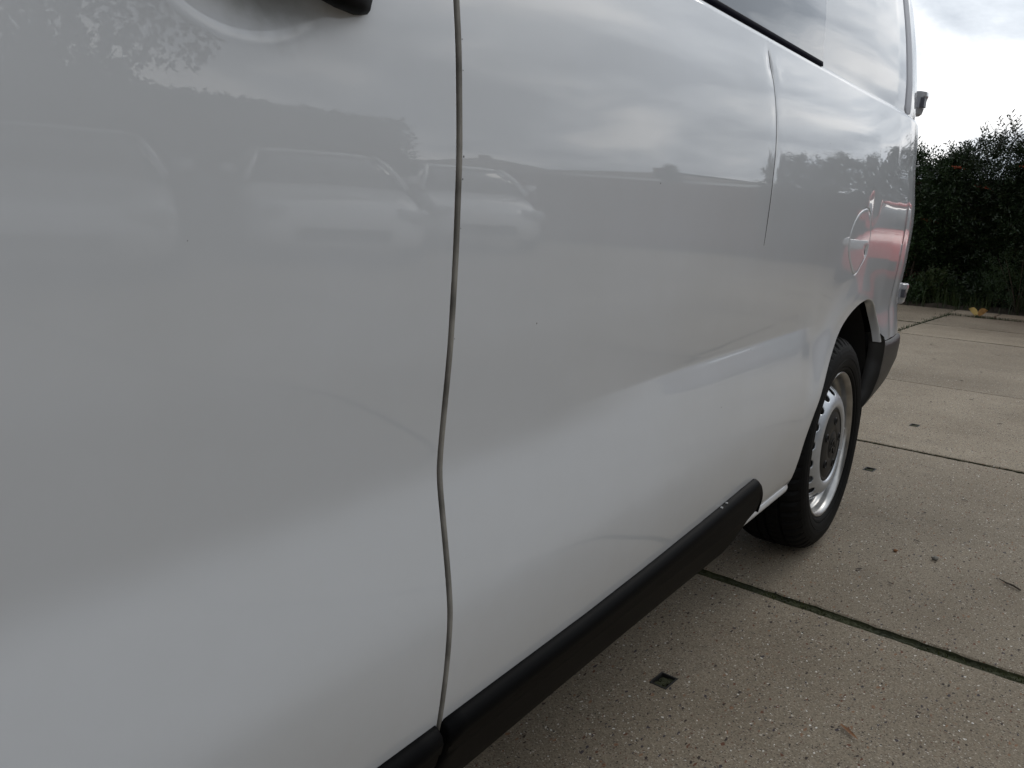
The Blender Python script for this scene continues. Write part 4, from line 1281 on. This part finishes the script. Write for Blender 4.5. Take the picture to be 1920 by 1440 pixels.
# ============================================================ BRICK WALL
wall = thing('brick_wall', 'old dark red brick garden wall with a pier, overgrown by the hedge', 'wall', st(11.55, 1.5)+(0,), AS)
mb = MB()
mb.box(.012, .20, -.36, 4.5, -.1, 1.52)
mb.box(-.10, .012, .94, 1.16, -.1, 1.55)
mb.box(.20, 2.2, -.36, -.16, -.1, 1.50)
mb.box(2.2, 2.4, -9.5, -.16, -.1, 1.52)
mb.build('mortar_core', M_MORTAR, wall)
bme = None
def brick(x, y, z, lx, ly, lz):
    global bme
    if bme is None:
        m2 = MB(); m2.box(-.5, .5, -.5, .5, -.5, .5); bme = bpy.data.meshes.new('brick'); bme.from_pydata(m2.v, [], m2.f); bme.materials.append(M_BRICK)
    o = bpy.data.objects.new('brick', bme); COL.objects.link(o); o.parent = wall
    o.location = (x, y, z); o.scale = (lx, ly, lz); o.rotation_euler = (rnd.uniform(-.008, .008), 0, rnd.uniform(-.008, .008))
nbk = 0; fillv = MB()
for r in range(20):
    z = .04+r*.075
    yb = -.24+(.11 if r % 2 else 0)
    while yb < 4.4:
        if not (.90 < yb < 1.20):
            if r < 17 and yb < 2.2 and nbk < 215:
                brick(.0+rnd.uniform(-.004, .004), yb, z, .10, .208, .063); nbk += 1
            else:
                fillv.box(-.05, .05, yb-.104, yb+.104, z-.0315, z+.0315)
        yb += .22
    if r % 2: brick(-.10+rnd.uniform(-.003, .003), 1.05, z, .11, .215, .063)
    else:
        brick(-.10+rnd.uniform(-.003, .003), .994, z, .11, .104, .063); brick(-.10, 1.106, z, .11, .104, .063)
    yb = -.40+(.11 if r % 2 else 0)
    while yb > -9.3: fillv.box(2.15, 2.25, yb-.104, yb+.104, z-.0315, z+.0315); yb -= .22
fo = fillv.build('brickwork', M_BRICK, wall); fo['kind'] = 'stuff'

# ============================================================ LITTER ON THE SLABS
def pebble(x, y, r):
    v = []; f = []
    n, m_ = 9, 6
    for i in range(m_+1):
        for j in range(n):
            a = 2*math.pi*j/n; b = math.pi*i/m_
            k = 1+.18*math.sin(3*a+b*2)+.1*math.cos(5*a-b)
            v.append((r*1.25*k*math.sin(b)*math.cos(a), r*k*math.sin(b)*math.sin(a), r*.75*(1-math.cos(b))*.9))
    for i in range(m_):
        for j in range(n): f.append((i*n+j, (i+1)*n+j, (i+1)*n+(j+1) % n, i*n+(j+1) % n))
    o = mesh('pebble', v, f, M_STONE, None, True); o.location = (x, y, 0); o.rotation_euler = (0, 0, rnd.uniform(0, 6)); return o
tag(pebble(2.632, .2906, .0085), 'small grey pebble lying alone on the slab right of the rear wheel', 'pebble')
tag(pebble(2.62, .40, .006), 'tiny brown pebble on the slab between the tyre and the grey pebble', 'pebble').data.materials[0] = M_DRYLEAF
mb = MB(); mb.tube([(-.03, .012, .004), (-.008, .002, .006), (.012, -.006, .004), (.036, -.012, .006)], [.0025, .003, .0024, .0012], 6); mb.tube([(.0, 0, .005), (.012, .012, .009)], [.0016, .0008], 5)
tw = mb.build('twig', M_BARK, None, True); tw.location = (2.575, .088, 0); tw.rotation_euler = (0, 0, 1.3); tag(tw, 'thin dark twig on the slab at the right edge of the picture', 'twig')
def scrap(name, x, y, L, W, rz, m, curl=.25):
    v = []; f = []
    for i in range(7):
        u = i/6; w_ = W*math.sin(math.pi*min(1, u*.92+.06))**.8*.5
        for q in (-1, 0, 1): v.append(((u-.5)*L, q*w_, .002+curl*L*(u-.5)**2+abs(q)*w_*.45))
    for i in range(6):
        for j in range(2): f.append((i*3+j, i*3+j+1, (i+1)*3+j+1, (i+1)*3+j))
    o = mesh(name, v, f, m, None, True); o.location = (x, y, .001); o.rotation_euler = (0, 0, rz); return o
tag(scrap('dry_leaf', 1.577, .277, .050, .009, -2.20, M_DRYLEAF, .05), 'narrow rust brown dry leaf on the nearest slab', 'leaf')
for (px, py, lab) in (
        (2.36, .36, 'small dark leaf scrap just beyond the wide mossy joint, left of the pebbles'),
        (2.40, .455, 'dark leaf scrap beside the shadow under the rear tyre'),
        (2.75, .36, 'leaf scrap a hand behind the tiny brown pebble, level with the tyre'),
        (3.05, .39, 'lone dark leaf scrap right of the wheel, before the second joint'),
        (3.30, .30, 'dark leaf scrap at the picture edge just before the second joint'),
        (4.75, .33, 'dark leaf scrap at the picture edge past the second joint'),
        (5.05, .70, 'dark leaf scrap left of the others just before the third joint'),
        (5.30, .53, 'dark leaf scrap in the middle of the slab edge before the third joint'),
        (5.90, .66, 'dark leaf scrap just past the third joint'),
        (6.35, .60, 'dark leaf scrap in the middle of the fourth slab from the wheel'),
        (6.70, .95, 'dark leaf scrap on the fourth slab, nearest to the black bumper'),
        (7.30, .60, 'dark leaf scrap near the far edge of the fourth slab'),
        (7.50, 1.1, 'farthest dark leaf scrap, close to the joint below the van hinge')):
    tag(scrap('leaf_scrap', px, py, rnd.uniform(.014, .026)*(1 if px < 3.5 else 1.5), rnd.uniform(.005, .009), rnd.uniform(0, 6), M_DARKLEAF, rnd.uniform(.1, .5)), lab, 'leaf', 'leaf scraps on the slabs')

# ============================================================ WHAT THE VAN MIRRORS: cars, houses, trees across the yard
def make_car(label, x, y, rz, paint, suv=0.0):
    root = thing('parked_car', label, 'car', (x, y, 0), rz, 'cars parked across the yard')
    H = 1.47+suv; Lh = 2.05
    # lower body: stations along length (x from nose -Lh to tail +Lh): half width, belt height
    stn = [(-2.05, .50, .52, .40), (-2.02, .66, .62, .30), (-1.90, .79, .70, .22), (-1.6, .855, .78, .20), (-1.15, .875, .87, .20), (-.85, .88, .93, .20), (-.3, .885, .95, .20), (.6, .885, .97, .20), (1.3, .88, 1.0, .20), (1.75, .85, 1.01, .22), (1.97, .78, .98, .28), (2.05, .66, .85, .38)]
    rings = []
    for (sx, w, hb, lo) in stn:
        hb += suv*.5
        rings.append([(sx, sg*a, z) for sg, seq in ((1, ((w*.86, lo), (w*.98, lo+.12), (w, (lo+hb)/2), (w*.985, hb-.10), (w*.93, hb-.02), (w*.70, hb+.025))), (-1, ((w*.70, hb+.025), (w*.93, hb-.02), (w*.985, hb-.10), (w, (lo+hb)/2), (w*.98, lo+.12), (w*.86, lo)))) for (a, z) in seq])
    v, f = loft(rings)
    body = mesh('body', v, f, paint, root, True)
    sb = body.modifiers.new('sub', 'SUBSURF'); sb.levels = 1; sb.render_levels = 2
    # glasshouse
    gh = [(-1.0, .70, .95), (-.55, .665, 1.22), (-.15, .62, H-.055), (.35, .61, H-.03), (1.0, .60, H-.05), (1.55, .58, H-.12), (1.95, .62, 1.02)]
    rings = []
    for (sx, w, h) in gh:
        h += suv*.3
        base = .90+suv*.4
        rings.append([(sx, .80, base), (sx, .80-.0*w, base+.03), (sx, w+(.80-w)*.5, (base+h)/2), (sx, w, h-.05), (sx, w*.8, h), (sx, -w*.8, h), (sx, -w, h-.05), (sx, -(w+(.80-w)*.5), (base+h)/2), (sx, -.80, base+.03), (sx, -.80, base)])
    v, f = loft(rings); mesh('windows', v, f, M_GLASS, root, True)
    rings = []
    for (sx, w, h) in ((-.25, .60, H-.075), (-.1, .625, H-.045), (.35, .63, H-.008), (1.0, .62, H-.028), (1.55, .60, H-.10), (1.72, .58, H-.15)):
        h += suv*.3
        rings.append([(sx, w, h-.05), (sx, w*.85, h+.008), (sx, 0, h+.022), (sx, -w*.85, h+.008), (sx, -w, h-.05), (sx, 0, h-.03)])
    v, f = loft(rings); mesh('roof', v, f, paint, root, True)
    for sg in (1, -1):
        for pts in (((-1.02, .79, .93), (-.6, .69, 1.2), (-.2, .625, H-.07)), ((.42, .83, .95), (.42, .72, 1.2), (.40, .63, H-.05)), ((1.92, .74, 1.0), (1.75, .66, 1.2), (1.5, .60, H-.1))):
            mb = MB(); mb.tube([(p[0], sg*p[1], p[2]+suv*.35) for p in pts], .035, 6); mb.build('pillar', paint, root, True)
        mb = MB(); mb.box(-2.0, -1.62, min(sg*.50, sg*.80), max(sg*.50, sg*.80), .60+suv*.3, .74+suv*.3); o = mb.build('headlight', M_LAMP, root); bevel(o, .05, 3); o.location = (0, 0, -.0)
        mb = MB(); mb.box(1.85, 2.03, min(sg*.55, sg*.82), max(sg*.55, sg*.82), .80, .96); bevel(mb.build('tail_lamp', M_RED, root), .03, 2)
        mb = MB(); mb.box(-.75, -.6, min(sg*.88, sg*1.02), max(sg*.88, sg*1.02), .98, 1.10); bevel(mb.build('door_mirror', paint, root), .03, 2)
        for wx in (-1.28, 1.28):
            v, f = lathe([(.0, -.10), (.19, -.10), (.205, -.11), (.29, -.105), (.31, -.07), (.31, .07), (.2, .10)], 28)
            w_ = mesh('wheel', v, f, M_TYRE, root, True); w_.location = (wx, sg*.79, .31); w_.rotation_euler = (0, 0, 0 if sg < 0 else math.pi)
            v, f = lathe([(.0, -.118), (.08, -.116), (.18, -.108), (.198, -.112)], 24); mesh('wheel_cover', v, f, M_SILVER, w_, True)
    mb = MB(); mb.box(-2.07, -1.98, -.42, .42, .36, .52); bevel(mb.build('grille', M_BLACK, root), .02, 2)
    mb = MB(); mb.tube([(-.93, .1, .985), (-.80, .55, 1.075)], .010, 5); mb.build('wiper', M_BLACK, root)
    return root
rc = make_car('red hatchback parked nose towards the van in front of the hedge', 10.7, -.36, .03, M_RED); rc.scale = (.86, .87, .95)
make_car('white hatchback facing the van, second of the row mirrored in the front door', 6.3, -6.2, math.radians(-57), M_WHITECAR)
make_car('white car at the far end of the row, its bonnet mirrored behind the door gap', 9.6, -6.7, math.radians(-50), M_WHITECAR)
make_car('silver car at the near end of the row, mirrored left of the door handle', 3.3, -5.9, math.radians(-62), M_SILVER)
make_car('silver estate car farther off, mirrored low in the van side before the houses', 15.5, -10.2, 1.2, M_SILVER)

def house(label, x, y, rz, L, W, hw, hr, wallm):
    root = thing('house', label, 'house', (x, y, 0), rz, 'houses across the yard')
    mb = MB(); mb.box(-L/2, L/2, -W/2, W/2, -.2, hw); mb.build('wall', wallm, root)
    e_ = .45; r_ = W*.42
    v = [(-L/2-e_, -W/2-e_, hw), (L/2+e_, -W/2-e_, hw), (L/2+e_, W/2+e_, hw), (-L/2-e_, W/2+e_, hw), (-L/2+r_, 0, hw+hr), (L/2-r_, 0, hw+hr)]
    v2 = [(p[0], p[1], p[2]-.18) for p in v[:4]]
    rf = mesh('roof', v+v2, [(0, 1, 5, 4), (1, 2, 5), (2, 3, 4, 5), (3, 0, 4), (0, 6, 7, 1), (1, 7, 8, 2), (2, 8, 9, 3), (3, 9, 6, 0), (9, 8, 7, 6)], M_ROOF, root)
    mb = MB(); mb.box(-L*.18-.3, -L*.18+.3, -.3, .3, hw+hr*.6, hw+hr+.25); mb.build('chimney', M_BRICK, rf)
    mb = MB(); mb.box(-L/2-e_-.02, -L/2-e_+.03, -W/2-e_, W/2+e_, hw-.34, hw-.10); mb.build('fascia', M_WHITECAR, root)
    for k in range(4):
        yc = -W/2+W*(k+.5)/4
        for side_, xx in ((-1, -L/2), (1, L/2)):
            mb = MB(); mb.box(xx-.04, xx+.04, yc-.75, yc+.75, .95, hw-.45); fr = mb.build('window', M_WHITECAR, root)
            mb = MB(); mb.box(xx-.06, xx+.06, yc-.66, yc+.66, 1.03, hw-.53); mb.build('pane', M_GLASS, fr)
    for k in range(4):
        xc = -L/2+L*(k+.5)/4
        mb = MB(); mb.box(xc-.75, xc+.75, W/2-.04, W/2+.04, .95, hw-.45); fr = mb.build('window', M_WHITECAR, root)
        mb = MB(); mb.box(xc-.66, xc+.66, W/2-.06, W/2+.06, 1.03, hw-.53); mb.build('pane', M_GLASS, fr)
    return root
house('low white bungalow with pale window band, mirrored left of the crack in the van side', 40.0, -16.8, 0, 9, 12.5, 2.7, 1.0, M_WHITEW if False else M_WALLW)
house('brown hip roofed house mirrored in the middle of the van side', 37.0, -26.0, -.35, 12, 10, 2.2, 1.6, M_BRICK)

def leaf_cloud(centres, radii, n, size):
    cs = np.array(centres); rs = np.array(radii)
    w = rs**2/np.sum(rs**2); k = rng.choice(len(cs), n, p=w)
    d = rand_dirs(n); rad = rs[k]*(rng.uniform(.35, 1, n)**.4)
    P = cs[k]+d*rad[:, None]*np.array([1, 1, .85])
    LD = d*.5+rng.normal(size=(n, 3))
    return leaf_quads(P, LD, d+rng.normal(size=(n, 3))*.6, size*rng.uniform(.6, 1.3, n), size*.6*rng.uniform(.6, 1.3, n))
def tree(label, x, y, h, r, n, m, grp='trees across the yard'):
    root = thing('tree', label, 'tree', (x, y, 0), 0, grp)
    mb = MB(); mb.tube([(0, 0, -.1), (.05, .03, h*.25), (-.05, .05, h*.55), (0, 0, h*.85)], [.20, .15, .10, .03], 9)
    cs = []; rs = []
    for k in range(16):
        a = rnd.uniform(0, 6.28); u = rnd.uniform(.25, 1)*r*.72; z = rnd.uniform(.32, .93)*h
        u *= math.sin(math.pi*min(1, (z/h-.12)*1.05))**.6 if z/h < .95 else .3
        c = (u*math.cos(a), u*math.sin(a), z); cs.append(c); rs.append(rnd.uniform(.26, .45)*r)
        mb.tube([(0, 0, z*.6), (c[0]*.5, c[1]*.5, z*.8), c], [.07, .045, .015], 5)
    mb.build('trunk', M_BARK, root)
    V, F = leaf_cloud(cs, rs, n, .15)
    fastmesh('crown', V, F, m, root)
tree('tall leafy tree mirrored at the upper left of the van door', 2.0, -9.2, 6.4, 2.6, 9000, M_LEAF2)
tree('dense tree behind the tall clipped hedge, mirrored under the door handle', 5.2, -9.6, 5.6, 2.3, 9000, M_LEAF)
tree('wide dark tree opposite the front door of the van', -2.6, -8.8, 6.8, 3.0, 9000, M_LEAF)
tree('small round tree beyond the bungalow hedge', 33.5, -14.2, 3.9, .8, 4000, M_LEAF2)
def box_hedge(label, x0, x1, y0, y1, h, n):
    cx, cy = (x0+x1)/2, (y0+y1)/2
    root = thing('clipped_hedge', label, 'hedge', (cx, cy, 0), 0)
    L, W = x1-x0, y1-y0
    mb = MB(); mb.box(-L/2+.12, L/2-.12, -W/2+.12, W/2-.12, -.1, h-.12); mb.build('branches', M_BARK, root)
    P = rng.uniform(-.5, .5, (n, 3))*np.array([L, W, 0])+np.array([0, 0, 1])*rng.uniform(0, h, (n, 1))
    fc = rng.choice(3, n, p=[.15, .5, .35]); sg = np.sign(rng.uniform(-1, 1, n))
    P[fc == 0, 0] = sg[fc == 0]*L/2; P[fc == 1, 1] = sg[fc == 1]*W/2; P[fc == 2, 2] = h
    P += rng.normal(size=(n, 3))*.05; P[:, 2] = np.maximum(P[:, 2], .02)
    V, F = leaf_quads(P, rng.normal(size=(n, 3))+np.array([0, 0, .4]), rng.normal(size=(n, 3)), .11*rng.uniform(.6, 1.3, n), .07*rng.uniform(.6, 1.3, n))
    fastmesh('foliage', V, F, M_LEAF2, root)
box_hedge('tall clipped hedge with square end, mirrored in the front door of the van', -4.5, 9.0, -8.2, -7.2, 2.55, 26000)
box_hedge('long low garden hedge in front of the houses across the yard', 16.4, 17.3, -19.5, -4.5, 1.35, 16000)
